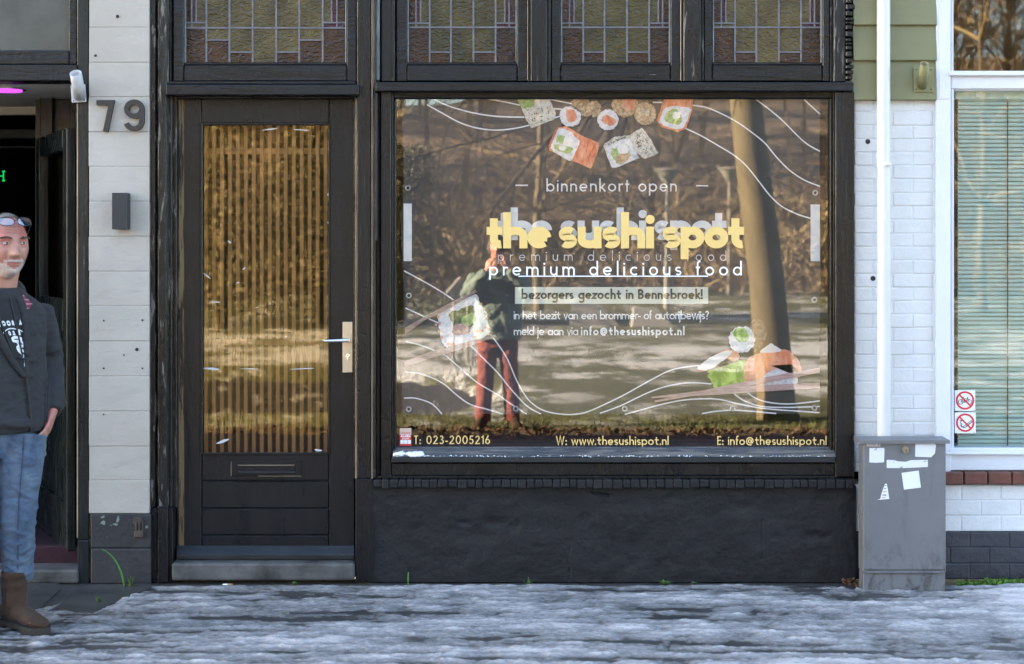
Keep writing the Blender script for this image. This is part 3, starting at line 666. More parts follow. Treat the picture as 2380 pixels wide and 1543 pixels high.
for (cx, cy, a) in ((1505, 235, 15), (1815, 265, 20)):
    picture([(CA, ell(cx, cy, 88, 86), 'rice', 5, 1), (CA, [(cx - 35, cy - 45), (cx + 25, cy - 50), (cx + 50, cy + 25), (cx - 15, cy + 45)] if cx < 1600 else [(cx - 20, cy - 40), (cx + 65, cy + 5), (cx + 25, cy + 50), (cx - 52, cy + 15)], 'salmon', 4, 1)])
picture([(CB, [(100, 170), (125, 88), (292, 88), (290, 190), (200, 242)], 'fry', 6, 1), (CB, [(190, 95), (285, 92), (280, 170), (205, 190)], 'salmon2', 6, 1)])
picture([(CB, ell(370, 215, 92, 92), 'fry', 5, 1)] + seeds(CB, [(300, 170), (400, 150), (420, 230), (320, 250)], 16, 'sesame', 9))
picture([(CB, [(525, 92), (768, 92), (760, 180), (715, 330), (640, 366), (500, 322), (468, 270), (500, 160)], 'salmon', 3, 0), (CB, [(545, 165), (735, 165), (728, 230), (690, 325), (620, 340), (505, 300), (490, 265)], 'rice', 5, 1), (CB, [(560, 195), (620, 175), (675, 250), (660, 300), (600, 300), (530, 265)], 'avocado', 5, 1), (CB, [(610, 205), (650, 205), (655, 250), (600, 255)], 'cream', 4, 1)])
picture([(CA, [(1400, 325), (1470, 318), (1600, 395), (1740, 455), (1735, 520), (1675, 668), (1510, 600), (1335, 520), (1325, 480), (1370, 370)], 'salmon', 3, 0), (CA, [(1405, 340), (1470, 345), (1575, 430), (1570, 480), (1510, 598), (1425, 560), (1345, 500), (1370, 420)], 'rice', 5, 1),
         (CA, [(1400, 385), (1460, 402), (1440, 465), (1388, 450)], 'avocado', 3, 0), (CA, [(1470, 400), (1530, 440), (1510, 500), (1445, 470)], 'cream', 3, 1), (CA, [(1378, 470), (1525, 500), (1480, 545), (1390, 510)], 'avocado', 5, 1), (CA, [(1420, 480), (1470, 490), (1450, 520), (1415, 508)], 'cream', 3, 1)], 'salmon-wrapped roll pair')
picture([(CB, [(40, 470), (100, 420), (180, 398), (250, 408), (310, 560), (300, 592), (120, 656), (88, 630), (35, 500)], 'rice', 6, 1), (CB, [(92, 515), (150, 490), (215, 465), (240, 510), (240, 580), (160, 632), (120, 600)], 'avocado', 6, 1), (CB, ell(190, 510, 48, 45), 'cream', 4, 1), (CB, [(130, 560), (235, 545), (240, 585), (155, 632)], 'fry', 7, 1), (CB, [(40, 462), (130, 405), (240, 400), (250, 412), (150, 425), (60, 480)], 'sesame', 4, 1)] + seeds(CB, [(50, 455), (220, 395), (225, 410), (60, 475)], 10)
        + [(CB, [(240, 392), (340, 330), (380, 370), (480, 530), (470, 545), (365, 590), (305, 540), (255, 440)], 'sesame', 4, 0)] + seeds(CB, [(255, 400), (345, 345), (465, 530), (365, 575)], 26), 'white sesame roll pair')
picture([(CC, [(375, 345), (480, 290), (630, 233), (662, 262), (710, 360), (748, 470), (738, 520), (600, 570), (430, 612), (385, 540), (365, 420)], 'rice', 9, 1), (CC, [(450, 370), (520, 345), (610, 310), (640, 400), (600, 480), (570, 515), (480, 520), (470, 450)], 'darkgreen', 7, 1), (CC, [(540, 400), (610, 365), (640, 400), (600, 455), (545, 445)], 'avocado', 5, 1), (CC, [(475, 470), (540, 445), (600, 480), (580, 515), (490, 520)], 'pinkmeat', 6, 1)]
        + [(CC, ell(a, b, 10), 'roe', 1, 1) for (a, b) in ((380, 350), (368, 395), (352, 452), (380, 440), (375, 500), (395, 545), (440, 590), (460, 595), (480, 592), (680, 300), (700, 340), (712, 375), (722, 405), (710, 470), (690, 495), (670, 500), (650, 500), (637, 541), (742, 485), (735, 520))], 'rice roll held between two chopsticks')
def sticks(cf, polys, mt):
    for k, p in enumerate(polys): m = MB(); flat(m, cf, p, 28 + k, 0, 0, 1, 0); m.build('chopstick_picture', M[mt], banner)
sticks(CC, [[(125, 475), (300, 375), (638, 196), (650, 214), (400, 360), (250, 432), (128, 522)], [(122, 718), (300, 650), (785, 523), (791, 540), (500, 640), (300, 700), (125, 764)]], 'stick_print')
picture([(CD, [(1100, 430), (1170, 415), (1210, 500), (1190, 590), (1120, 650), (1090, 600)], 'nori', 3, 1), (CD, ell(1030, 560, 96, 96), 'rice', 7, 1), (CD, [(975, 490), (1050, 478), (1080, 540), (1070, 575), (1000, 570), (970, 530)], 'cucumber', 6, 1), (CD, [(985, 490), (1050, 500), (1040, 515), (990, 505)], 'avocado', 3, 1)], 'cucumber roll')
picture([(CD, [(703, 768), (800, 690), (900, 640), (985, 640), (1015, 690), (960, 730), (800, 782)], 'salmon2', 2, 1), (CD, [(705, 766), (800, 692), (900, 645), (960, 650), (900, 710), (790, 778)], 'cream', 3, 1)])
picture([(CD, [(785, 790), (850, 720), (900, 685), (960, 720), (1040, 712), (1062, 780), (1060, 860), (960, 900), (850, 908), (800, 860)], 'wasabi', 9, 1)], 'green wasabi dab')
picture([(CD, [(1145, 900), (1160, 850), (1250, 765), (1390, 735), (1440, 850), (1380, 895)], 'rice', 4, 1), (CD, [(1060, 720), (1100, 680), (1200, 645), (1330, 630), (1400, 665), (1455, 740), (1450, 835), (1400, 742), (1300, 765), (1230, 790), (1150, 860), (1060, 862), (1045, 800)], 'salmon2', 4, 1), (CD, [(1165, 640), (1220, 600), (1245, 586), (1270, 605), (1312, 630), (1300, 650), (1180, 655)], 'cream', 2, 1)], 'salmon nigiri topped with cream')
sticks(CD, [[(395, 1003), (860, 905), (1140, 845), (1597, 763), (1597, 800), (1140, 885), (860, 935), (400, 1017)], [(372, 976), (860, 915), (1140, 893), (1597, 872), (1597, 912), (1140, 940), (860, 960), (380, 986)]], 'stick_pink')
# eyelets
M['eyelet'] = plain('nickel_eyelet', (0.6, 0.6, 0.62), .3, .1, metal=.6)
for (u, v) in ((948, 437), (950, 687), (950, 951), (1199, 950), (1452, 950), (1703, 949), (1893, 948), (1893, 697), (1895, 448)):
    m = MB(); c = P(u, v, y1 - .004)
    ring = [[c + Vector((r_ * math.cos(R(a)), yy, r_ * math.sin(R(a)))) for a in range(0, 360, 20)] for (r_, yy) in ((.015, .003), (.0135, -.003), (.009, -.003), (.007, .002))]
    m.loft(ring, 0, False); m.poly([c + Vector((.0075 * math.cos(R(a)), .0015, .0075 * math.sin(R(a)))) for a in range(0, 360, 20)], 1); m.build('eyelet', [M['eyelet'], M['black']], banner)
# alarm sticker on the glass
M['red'] = plain('red_print', (0.62, 0.03, 0.03), .4, .05)
M['beige'] = plain('beige_print', (0.62, 0.46, 0.36), .4, .05)
ys = yw - .002
st = MB(); st.pbox(929, 956, 995, 1036, ys, ys + .0012, 0); al = st.top('alarm_sticker', M['red'], P(942, 1036, ys), 'small red and beige alarm sticker in the lower corner of the display window', 'sticker')
m = MB(); m.pquad(929, 956, 995, 1010, ys - .0006); m.build('sticker_band', M['beige'], al)
m = MB(); text(m, 'verisure', 931, 954, 1008, 5.5, .13, ys - .0012); m.build('lettering', M['red'], al)
m = MB(); text(m, 'ALARM', 931, 954, 1016, 6.5, .2, ys - .0012); m.pquad(934, 951, 1018, 1019, ys - .0012); m.pquad(934, 951, 1020.4, 1021, ys - .0012); m.build('lettering', M['print_white'], al)
for (a, b) in ((930.5, 938.2), (939, 946.6), (947.4, 955)):
    m = MB(); m.pquad(a, b, 1022.5, 1031.5, ys - .0012); m.build('pictogram', M['print_grey'], al)
# ================================================================ white block pier with the house number
n = NT('off_white_masonry_paint'); p0 = n.pos()
c = n.ramp(n.noise(p0, 2.2, 4, .6), [(.3, (0.345, 0.318, 0.28)), (.7, (0.40, 0.375, 0.338))])
c = n.mix(n.ramp(n.noise(n.pos((1.2, 1, .5)), 7, 7, .75, 1.5), [(.60, 0), (.72, .45)]), c, (0.36, 0.33, 0.28))
c = n.mix(n.ramp(n.noise(p0, 95, 3, .6), [(.72, 0), (.75, .8)]), c, (0.1, 0.09, 0.08))
n.set(col=c, rough=.6); b = n.bump(n.noise(n.pos((1, 1, 1.6)), 6, 4, .55, .2), .4, .02); n.bump(n.noise(p0, 70, 3, .6), .2, .004, b); M['pier'] = n.m
n = NT('black_plinth_paint'); p0 = n.pos()
c = n.ramp(n.noise(p0, 5, 4, .6), [(.3, (0.014, 0.015, 0.018)), (.7, (0.026, 0.027, 0.031))])
c = n.mix(n.ramp(n.noise(p0, 11, 4, .6, .6), [(.665, 0), (.68, 1)]), c, (0.17, 0.20, 0.185))
n.set(col=c, rough=.55); n.bump(n.noise(p0, 30, 5, .6), .5, .01); M['pier_base'] = n.m
pier = thing('pier', P(277, 1355), 'narrow off-white block pier with a black painted foot', 'pier')
mb = MB(); js = [-260, -180, -99, -18, 63.4, 144.6, 225, 306, 387, 468, 549, 630.5, 711, 792.5, 874, 955.5, 1037, 1116, 1193]; jr = random.Random(4)
for a, b in zip(js[:-1], js[1:]):
    mb.pbox(206.5 + jr.uniform(-1.2, 1.2), 347, a + .45, b - .2, -.022 + jr.uniform(-.0015, .0015), .16, .0035, seg=2)
mb.pbox(208, 346.6, -260, 1193, -.0185, .15, 0)
mb.build('blocks', M['pier'], pier)
mb = MB(); mb.pbox(210, 351, 1194.5, 1274, -.024, .16, .006, seg=2); mb.pbox(211, 351, 1275, 1357, -.027, .16, .006, seg=2); mb.pbox(212, 350, 1196, 1356, -.018, .15, 0)
mb.build('pier_foot', M['pier_base'], pier)
mb = MB()
for (u, v, r) in ((273, 38, 4), (222, 129, 3.2), (241, 745, 2.2), (331, 744, 2.4), (241, 856, 2.2), (288, 825, 2), (331, 856, 2), (241, 963, 2), (318, 812, 4)):
    c = P(u, v, -.0262); mb.ball(c, (r * .0021, .0014, r * .0021), 10, 6)
mb.build('drill_hole', M['black'], pier)
# digits: thick cut metal
M['digit'] = plain('dark_bronze_digit', (0.020, 0.017, 0.016), .45, .15, 20)
def digit(strokes, w, label):
    cl = [P(*q, -.052) for s in strokes for q in s[0]]
    base = Vector((sum(p.x for p in cl) / len(cl), -.024, min(p.z for p in cl)))
    m = MB()
    for k, (pts, closed) in enumerate(strokes):
        q = MB(); stroke_mesh(q, pts, closed, w, lambda a, k=k: P(a[0], a[1], -.046 - .0004 * k))
        vs = [Vector(v) for v in q.v]; nn = len(vs); dv = Vector((0, .021, 0))
        m.add(vs, q.f); m.add([v + dv for v in vs], [f[::-1] for f in q.f])
        edges = {}
        for f in q.f:
            for i in range(4):
                e = (f[i], f[(i + 1) % 4]); key = tuple(sorted(e)); edges.setdefault(key, []).append(e)
        m.add(vs + [v + dv for v in vs], [(e[0][0], e[0][1], e[0][1] + nn, e[0][0] + nn) for e in edges.values() if len(e) == 1])
    m.top('house_number', M['digit'], base, label, 'house number', 'digits of the house number')
digit([([(224, 238), (258.8, 238), (244.5, 306)], False)], 11.5, 'dark metal digit seven screwed to the off-white pier')
digit([(arc(311.5, 253, 17.5, 16.5, 0, 360, 30)[:-1], True), ([(329, 250), (329, 274)] + arc(310.5, 280, 18.5, 19.0, 0, 160, 16), False)], 11.5, 'dark metal digit nine screwed to the off-white pier')
# wall lamp
M['anthracite'] = plain('anthracite_powder_coat', (0.020, 0.021, 0.025), .5, .05, 8)
wl = thing('wall_lamp', P(277, 535, -.022), 'plain anthracite box-shaped wall lamp on the off-white pier', 'wall lamp')
mb = MB(); mb.pbox(260, 294.5, 448, 533, -.105, -.03, .002); mb.build('lamp_housing', M['anthracite'], wl)
mb = MB(); mb.pbox(264, 292, 452, 529, -.0295, -.02, .001); mb.build('wall_plate', M['black'], wl)
# rusty catch low on the pier
M['rust'] = plain('rusty_painted_iron', (0.05, 0.035, 0.028), .6, .5, 30, .6, 60)
mb = MB(); mb.pbox(309, 329, 1203, 1217, -.034, -.02, .003); mb.pbox(313, 318, 1214, 1236, -.036, -.02, .003); mb.pbox(321, 326, 1214, 1236, -.036, -.02, .003); mb.pbox(311, 331, 1234, 1250, -.044, -.02, .004); mb.tube([P(330, 1205, -.03), P(332, 1230, -.035), P(328, 1252, -.03)], .003, 6)
mb.top('door_catch', M['rust'], P(320, 1250, -.024), 'small rusty black iron catch on the black foot of the pier', 'catch')
# ================================================================ flag pole holders
M['galv'] = plain('galvanised_paint', (0.42, 0.43, 0.45), .4, .12, 25)
M['olive_paint'] = plain('olive_green_paint', (0.20, 0.19, 0.085), .45, .08, 10, .15, 40)
def flag_holder(pl, tube, r, mat, label, yf, tilt=0.0, rnd_=0.003):
    u0, u1, v0, v1 = pl; (ua, va), (ub, vb) = tube
    t = thing('flagpole_holder', P((u0 + u1) / 2, v1, yf), label, 'flag holder')
    m = MB(); c = P((u0 + u1) / 2, (v0 + v1) / 2, yf); k = (D + yf) / (D * PX); w, h = (u1 - u0) / 2 * k, (v1 - v0) / 2 * k
    q = MB(); q.box(-w, w, -.006, 0, -h, h, rnd_, seg=2); ca, sa = math.cos(R(tilt)), math.sin(R(tilt))
    m.add([c + Vector((x * ca + z * sa, y, -x * sa + z * ca)) for x, y, z in q.v], q.f); m.build('wall_plate', mat, t)
    m = MB(); a = P(ua, va, yf - .004); b = P(ub, vb, yf - .10); d = (b - a).normalized()
    side = Vector((1, 0, 0)); upv = d.cross(side).normalized(); N = 20; rings = []
    for (pt, rr) in ((a, r), (b, r), (b, r * .78), (a.lerp(b, .5), r * .76)):
        rings.append([pt + side * rr * math.cos(2 * math.pi * i / N) + upv * rr * math.sin(2 * math.pi * i / N) for i in range(N)])
    m.loft(rings); m.build('socket_tube', mat, t)
    m = MB()
    for sx in (-1, 1):
        for sz in (-1, 1):
            x, z = sx * w * .74, sz * h * .78; cc = c + Vector((x * ca + z * sa, -.0065, -x * sa + z * ca)); m.ball(cc, (.0035, .0015, .0035), 8, 6)
    m.build('screws', M['rust'], t)
flag_holder((166, 200, 197, 238), ((186, 226), (176, 170)), .0285, M['galv'], 'pale grey tilted steel flag holder beside the dark doorway', -.03, -4)
flag_holder((2123, 2169, 156, 214), ((2143, 202), (2149, 148)), .0215, M['olive_paint'], 'olive painted flag holder on the green boards', -.006, 0, .006)
# ================================================================ left neighbour with the open doorway
left = thing('corner_bar', P(90, 1355), 'dark green-black shopfront with an open doorway at the left edge', 'shopfront')
mb = MB(); mb.pbox(179, 206.3, VT, 1255, -.008, .14, .004); mb.build('post', M['paint_left'], left)
mb = MB(); mb.pbox(180, 207, 1256, 1357, -.014, .14, .004); mb.build('post_block', M['paint_left'], left)
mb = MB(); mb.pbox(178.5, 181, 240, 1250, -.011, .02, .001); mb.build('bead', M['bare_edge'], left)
mb = MB(); mb.pbox(-420, 178.6, 150, 187.6, -.02, .14, .005, seg=2); mb.build('lintel', M['paint_h'], left)
mb = MB(); mb.pbox(160, 178.6, VT, 149.6, 0.0, .14, .004); mb.pbox(-420, 159.6, 117, 149.6, -.004, .14, .005, seg=2); mb.build('transom_frame', M['paint_h'], left)
n = NT('sooty_grey_glass'); n.set(col=n.ramp(n.noise(n.pos(), 6, 5, .6), [(.3, (0.055, 0.062, 0.058)), (.7, (0.085, 0.092, 0.085))]), rough=.16, spec=.5); n.bump(n.noise(n.pos(), 3, 2), .1, .02); M['sooty'] = n.m
mb = MB(); mb.pquad(-420, 160, VT, 117, .03); mb.build('transom_pane', M['sooty'], left)
# interior: soffit, dark room, carpet, shelf, neon
M['soffit'] = plain('cream_soffit', (0.66, 0.62, 0.52), .6, .12, 5)
M['carpet'] = plain('plum_carpet', (0.030, 0.007, 0.014), .95, .35, 30, .6, 200)
M['dark_shelf'] = plain('dark_shelf', (0.10, 0.11, 0.10), .6, .2)
zs = P(0, 187.8, .0).z
a, b = P(-420, 0, 0).x, P(179, 0, 0).x
m = MB(); m.quad((a, .141, zs - .002), (b, .141, zs - .002), (b, 1.5, zs + .01), (a, 1.5, zs + .01)); m.quad((a, 1.5, zs + .01), (b, 1.5, zs + .01), (b, 1.5, zs + 1), (a, 1.5, zs + 1)); m.build('soffit', M['soffit'], left)
m = MB(); zc = P(0, 258, .9).z; m.box(a, b, 1.5, 1.56, zs - .035, zs + .02, 0); m.build('soffit_drop', M['soffit'], left)
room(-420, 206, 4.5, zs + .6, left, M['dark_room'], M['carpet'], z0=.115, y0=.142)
m = MB(); p = P(0, 300, 2.2); q = P(100, 320, 2.2); m.box(a, q.x + .3, 2.2, 2.3, q.z, p.z, .004); p = P(0, 340, 2.2); m.box(a, q.x + .3, 2.2, 2.3, p.z - .006, p.z, 0); m.build('shelf', M['dark_shelf'], left)
M['door_dark'] = paint('dark_door_paint', (0.016, 0.019, 0.018), (1, 1, .12), .1, (.18, .35), .25, 0)
hx = P(176, 0, .14).x
# door leaf folded inwards against the right reveal: hinge at (hx, .14), free edge deeper and to the left
ex, ey = P(103, 0, .92).x, .92
dv = Vector((ex - hx, ey - .14, 0)); Lw = dv.length; dv.normalize(); nv_ = Vector((dv.y, -dv.x, 0))
def leaf(mb, s0, s1, z0, z1, t0=0.0, t1=.045):
    q = MB(); q.box(s0, s1, t0, t1, z0, z1, .004)
    mb.add([Vector((hx, .14, 0)) + dv * x + nv_ * (-y) + Vector((0, 0, z)) for x, y, z in q.v], q.f)
zt = zs - .22; zm0, zm1 = P(0, 668, .5).z, P(0, 640, .5).z
m = MB(); leaf(m, 0, .1, .13, zt); leaf(m, Lw - .1, Lw, .13, zt); leaf(m, .101, Lw - .101, zt - .1, zt); leaf(m, .101, Lw - .101, 1.22, 1.38); leaf(m, .101, Lw - .101, .13, .36); leaf(m, .101, Lw - .101, .36, 1.22, .012, .03)
lf = m.build('door', M['door_dark'], left); lf['label'] = 'dark door leaf standing open into the bar'
M['glass_leaf'] = glass('door_leaf_glass', 0.07, (.75, .75, .72), .02, 2)
m = MB(); s = [Vector((hx, .14, 0)) + dv * x - nv_ * .02 for x in (.1, Lw - .1)]
m.quad(s[0] + Vector((0, 0, 1.38)), s[1] + Vector((0, 0, 1.38)), s[1] + Vector((0, 0, zt - .1)), s[0] + Vector((0, 0, zt - .1))); m.build('door_glass', M['glass_leaf'], lf)
m = MB(); h0 = Vector((hx, .14, 1.05)) + dv * (Lw - .06); m.tube([h0, h0 - nv_ * -.05, h0 - nv_ * -.05 - dv * .1], .008, 8); m.build('door_handle', M['chrome'], lf)
m = MB(); m.box(P(100, 0, 1).x - .02, P(178, 0, .2).x, .93, .99, .12, zs, 0); m.box(P(97, 0, .93).x, P(126, 0, .93).x, .90, .96, .12, P(0, 222, .93).z, .004); m.build('inner_frame', M['door_dark'], left)
# threshold and steps of the bar
mb = MB(); mb.pbox(-420, 181, 1324, 1357, -.03, .14, .012, seg=2); mb.build('door_step', M['step'], left)
mb = MB(); mb.pbox(-420, 206, 1270, 1325, .141, .19, .004); mb.build('threshold', M['carpet'], left)
upper(-420, 206, left)
neon = thing('neon_sign', P(6, 421, 2.15), 'small green lit sign glimpsed inside the dark doorway', 'neon sign')
M['neon'] = emit('green_neon', (0.02, 1.0, 0.2), .035)
m = MB()
for (p_, q_) in (((-9, 398), (-9, 420)), ((8, 398), (8, 420)), ((-9, 409), (8, 409)), ((5, 398), (12, 398)), ((5, 420), (12, 420)), ((-13, 398), (-6, 398)), ((-13, 420), (-6, 420))): m.tube([P(*p_, 2.15), P(*q_, 2.15)], .0045, 6)
m.build('neon_tube', M['neon'], neon)
lp = thing('party_lamp', P(20, 191, .6), 'round purple lit ceiling lamp just under the dark lintel', 'ceiling lamp')
M['purple'] = emit('purple_lamp', (0.75, 0.10, 1.0), .08)
cpt = Vector((P(12, 0, .35).x, .35, zs - .004)); m = MB(); m.tube([cpt, cpt - Vector((0, 0, .012))], .085, 24); m.build('lamp_lens', M['purple'], lp)
m = MB(); m.tube([cpt + Vector((0, 0, .006)), cpt - Vector((0, 0, .006))], .105, 24); m.build('lamp_ring', M['chrome'], lp)
# ================================================================ white brick house on the right
house = thing('brick_house', P(2180, 1345), 'white painted brick house with green boards and a white window', 'house')
n = NT('white_brick_paint'); p0 = n.pos()
c = n.ramp(n.noise(p0, 4, 4, .6), [(.3, (0.60, 0.60, 0.60)), (.7, (0.67, 0.67, 0.665))])
c = n.mix(n.ramp(n.noise(n.pos((1, 1, .3)), 14, 6, .7, .5), [(.64, 0), (.74, .3)]), c, (0.48, 0.46, 0.40))
n.set(col=c, rough=.5); b = n.bump(n.noise(p0, 14, 5, .6, .3), .5, .012); n.bump(n.noise(p0, 90, 3, .6), .25, .004, b); M['wbrick'] = n.m
n = NT('charcoal_brick_paint'); p0 = n.pos(); n.set(col=n.ramp(n.noise(p0, 6, 5, .6), [(.3, (0.020, 0.021, 0.028)), (.7, (0.036, 0.038, 0.048))]), rough=.5); n.bump(n.noise(p0, 20, 5, .6), .6, .012); M['cbrick'] = n.m
def bricks(mb, u0, u1, v0, v1, y, seed, course=31.4, L=92, off=0.0, joint=1.3):
    q = random.Random(seed); k = 0; v = v0
    while v < v1 - 3:
        b_ = min(v + course, v1); u = u0 - (off + (L / 2 if k % 2 else 0)) % L; 
        while u < u1:
            w = L; a, c_ = max(u, u0), min(u + w, u1)
            if c_ - a > 6:
                dy = q.uniform(-.002, .002); j = joint * q.uniform(.6, 1.3)
                mb.pbox(a + j / 2, c_ - j / 2, v + j / 2 + q.uniform(-.8, .8), b_ - j / 2 + q.uniform(-.8, .8), y + dy - .003, y + .05, .0055, seg=2)
            u += w
        v = b_; k += 1
    mb.pbox(u0, u1, v0, v1, y + .0005, y + .2, 0)
mb = MB(); bricks(mb, 1986, 2176, 228, 1096, .03, 5, off=48); bricks(mb, 1988, 2700, 1127, 1234, .03, 6, 35.6, 92, 30); mb.build('brick_wall', M['wbrick'], house)
mb = MB(); bricks(mb, 1988, 2700, 1236, 1346, .026, 9, 36.6, 92, 10); mb.build('brick_plinth', M['cbrick'], house)
M['green'] = plain('sage_green_board', (0.178, 0.172, 0.080), .42, .06, 3, .1, 60, (1, 1, 4))
mb = MB()
for (a, b) in ((-260, -188), (-188, -106), (-106, -25.5), (-25.5, 55.6), (55.6, 138.6), (138.6, 231)):
    x0, x1 = P(1981 if b > 200 else 1988, 0, -.04).x, P(2182, 0, -.04).x; z1, z0 = P(0, a, -.04).z, P(0, b, -.04).z
    prof = [(.05, z1 + .01), (.012, z1 + .01), (-.008, z0 + .004), (-.004, z0), (.05, z0)]
    mb.add([(x, y_, z_) for x in (x0, x1) for (y_, z_) in prof], [(0, 1, 2, 3, 4), (9, 8, 7, 6, 5)] + [(i, i + 5, (i + 1) % 5 + 5, (i + 1) % 5) for i in range(5)])
mb.build('board_cladding', M['green'], house)
M['upvc'] = plain('white_window_frame', (0.65, 0.66, 0.70), .35, .04, 5)
M['bluish'] = M['upvc']
win = MB(); win.pbox(2176, 2210, VT, 1097, .0, .2, .003); win.pbox(2183, 2209, VT, 230, -.004, .02, .002)
win.pbox(2210.4, 2700, 166, 206, .012, .2, .003); win.pbox(2210.4, 2216.5, VT, 165.6, .02, .2, .003); win.pbox(2206, 2700, 164.4, 175.5, -.012, .03, .004)
win.pbox(2210.4, 2217.5, 206.4, 1042, .018, .2, .003); win.pbox(2217.9, 2700, 206.4, 210, .026, .2, .002); win.pbox(2206, 2700, 1041.5, 1055, -.002, .2, .004); win.pbox(2202, 2700, 1055.5, 1093, .012, .2, .003); win.pbox(2200, 2700, 1052, 1057, -.014, .02, .003)
wf = win.build('window', M['upvc'], house); wf['label'] = 'white framed window with blinds behind its lower pane'
M['glass_right'] = glass('right_window_glass', 0.065, (.92, 1, .98), .02, 1.2)
M['glass_upper'] = glass('upper_window_glass', 0.075, (.8, .85, .85), .02, 1.2)
mb = MB(); mb.pquad(2216, 2700, 208, 1043, .045); mb.build('window_glass', M['glass_right'], wf)
mb = MB(); mb.pquad(2215, 2700, VT, 166, .045); mb.build('window_glass', M['glass_upper'], wf)
M['sillbrick'] = plain('red_glazed_sill_brick', (0.115, 0.038, 0.026), .4, .35, 18, .3, 60)
mb = MB(); u = 2186
while u < 2690: mb.pbox(u, u + 53.5, 1097, 1126, -.02 + rnd.uniform(-.003, .003), .1, .007, seg=2); u += 56
mb.build('brick_sill', M['sillbrick'], house)
mb = MB(); mb.pbox(2182, 2700, 1093.4, 1126, .02, .1, 0); mb.build('sill_mortar', M['cbrick'], house)
room(1988, 2700, 3.0, 3.45, house, M['room'], z0=.3, y0=.24)
mb = MB(); mb.pbox(2700, 2760, VT, 1346, .0, .2, 0); mb.build('brick_pier', M['wbrick'], house)
upper(1986, 2760, house)
mb = MB()
for (u, v, r) in ((2017, 329, 6), (2029, 647, 6)): c = P(u, v, .026); mb.ball(c, (r * .0021, .004, r * .0021), 12, 8)
mb.build('drill_hole', M['black'], house)
# venetian blind
M['blind'] = plain('grey_green_blind_slat', (0.52, 0.62, 0.585), .4, .05, 4)
bl = thing('venetian_blind', P(2300, 1040, .1), 'grey-green venetian blind let down behind the right window', 'blind')
m = MB(); v = 232.0
while v < 1040:
    a, c = P(2222, v, .13), P(2690, v, .13)
    vs = []
    for x in (a.x, c.x):
        for (dy, dz) in ((-.006, -.0165), (-.008, -.011), (-.004, -.003), (.004, .003), (.008, .006)): vs.append((x, .105 + dy * 1.1, a.z + dz + .010))
    m.add(vs, [(i, i + 5, i + 6, i + 1) for i in range(4)]); v += 9.78
m.build('slats', M['blind'], bl)
m = MB(); m.pbox(2221, 2690, 212, 230, .085, .12, .002); m.build('head_rail', M['blind'], bl)
for u in (2342, 2600): m = MB(); m.tube([P(u, 226, .09), P(u, 1040, .09)], .0028, 6); m.build('ladder_cord', M['rust'], bl)
m = MB(); m.pbox(2268, 2277, 217, 225, .08, .085, .001); m.build('bracket_clip', M['print_white'], bl)
# prohibition signs
M['sign_white'] = plain('white_sign_plate', (0.80, 0.80, 0.80), .35, .02)
M['sign_red'] = plain('red_sign_print', (0.66, 0.02, 0.03), .4, .04)
def sign(v0, v1, kind, label):
    y = .040; u0, u1 = 2219, 2267 + (1 if kind else 0); c = ((u0 + u1) / 2, (v0 + v1) / 2 - .5)
    t = thing('prohibition_sign', P(c[0], v1, y), label, 'sign', 'square prohibition stickers')
    q = MB(); a, b = P(u0, v0, y), P(u1, v1, y); q.box(a.x, b.x, y, y + .004, b.z, a.z, .003, seg=2); q.build('sign_plate', M['sign_white'], t)
    m = MB(); tf = lambda d: (lambda p: P(p[0], p[1], y - d))
    stroke_mesh(m, arc(c[0], c[1], 19.3, 19.3, 0, 360, 40)[:-1], True, 4.2, tf(.0016)); stroke_mesh(m, [(c[0] - 14, c[1] - 14), (c[0] + 14, c[1] + 14)], False, 3.6, tf(.0019)); m.pquad(u1 - 7, u1 - 2.5, v1 - 3.2, v1 - 2, y - .001); m.build('prohibition_ring', M['sign_red'], t)
    m = MB(); S = lambda pts, cl=False, w=1.3: stroke_mesh(m, [(c[0] + x, c[1] + yy) for x, yy in pts], cl, w, tf(.001))
    if kind == 0:
        for cx_ in (-10, 10): S(arc(cx_, 3.5, 5.4, 5.4, 0, 360, 20)[:-1], True)
        S([(-10, 3.5), (-5, -4), (6, -4), (0, 4.5), (-5, -4)]); S([(0, 4.5), (-10, 3.5)]); S([(10, 3.5), (5, -7), (8, -8)]); S([(-7, -6.5), (-2, -6.5)], w=1.8); S([(-5, -4), (-5.5, -6)])
    else:
        S([(-4, 9), (14, -5), (16, -2), (-1, 12)], True, 1.4); S([(2, 8), (14, -1)], w=1.0); S([(-13, -5), (-8, -5), (-12, 0), (-8, 3), (-9, 7), (-6, 10), (-3, 12)], w=1.4); S([(-12, 4), (-9, 9), (-7, 12)], w=1.2)
    m.build('pictogram', M['black'], t)
sign(907, 955, 0, 'white sticker with a red ring crossing out a bicycle, on the right window')
sign(958.5, 1007, 1, 'white sticker with a red ring crossing out a cigarette, on the right window')
# downpipe
M['pvc'] = plain('white_downpipe', (0.60, 0.595, 0.585), .3, .04, 6)
dp = thing('downpipe', P(2053, 1000, -.044), 'round white downpipe in front of the white bricks and green boards', 'downpipe')
k = (D - .044) / (D * PX); r = 15.2 * k
m = MB(); m.tube([P(2053.5, VT, -.044), P(2053.5, 386, -.044)], r, 28); m.build('pipe_length', M['pvc'], dp)
m = MB(); m.tube([P(2054.5, 386, -.044), P(2054.5, 1345, -.044)], r, 28); m.build('pipe_length', M['pvc'], dp)
m = MB(); m.tube([P(2054.5, 378, -.044), P(2054.5, 389, -.044)], r * 1.09, 28); m.box(P(2054, 0, 0).x - .015, P(2054, 0, 0).x + .015, -.09, .03, P(0, 387, 0).z, P(0, 380, 0).z, .002); m.build('pipe_bracket', M['pvc'], dp)
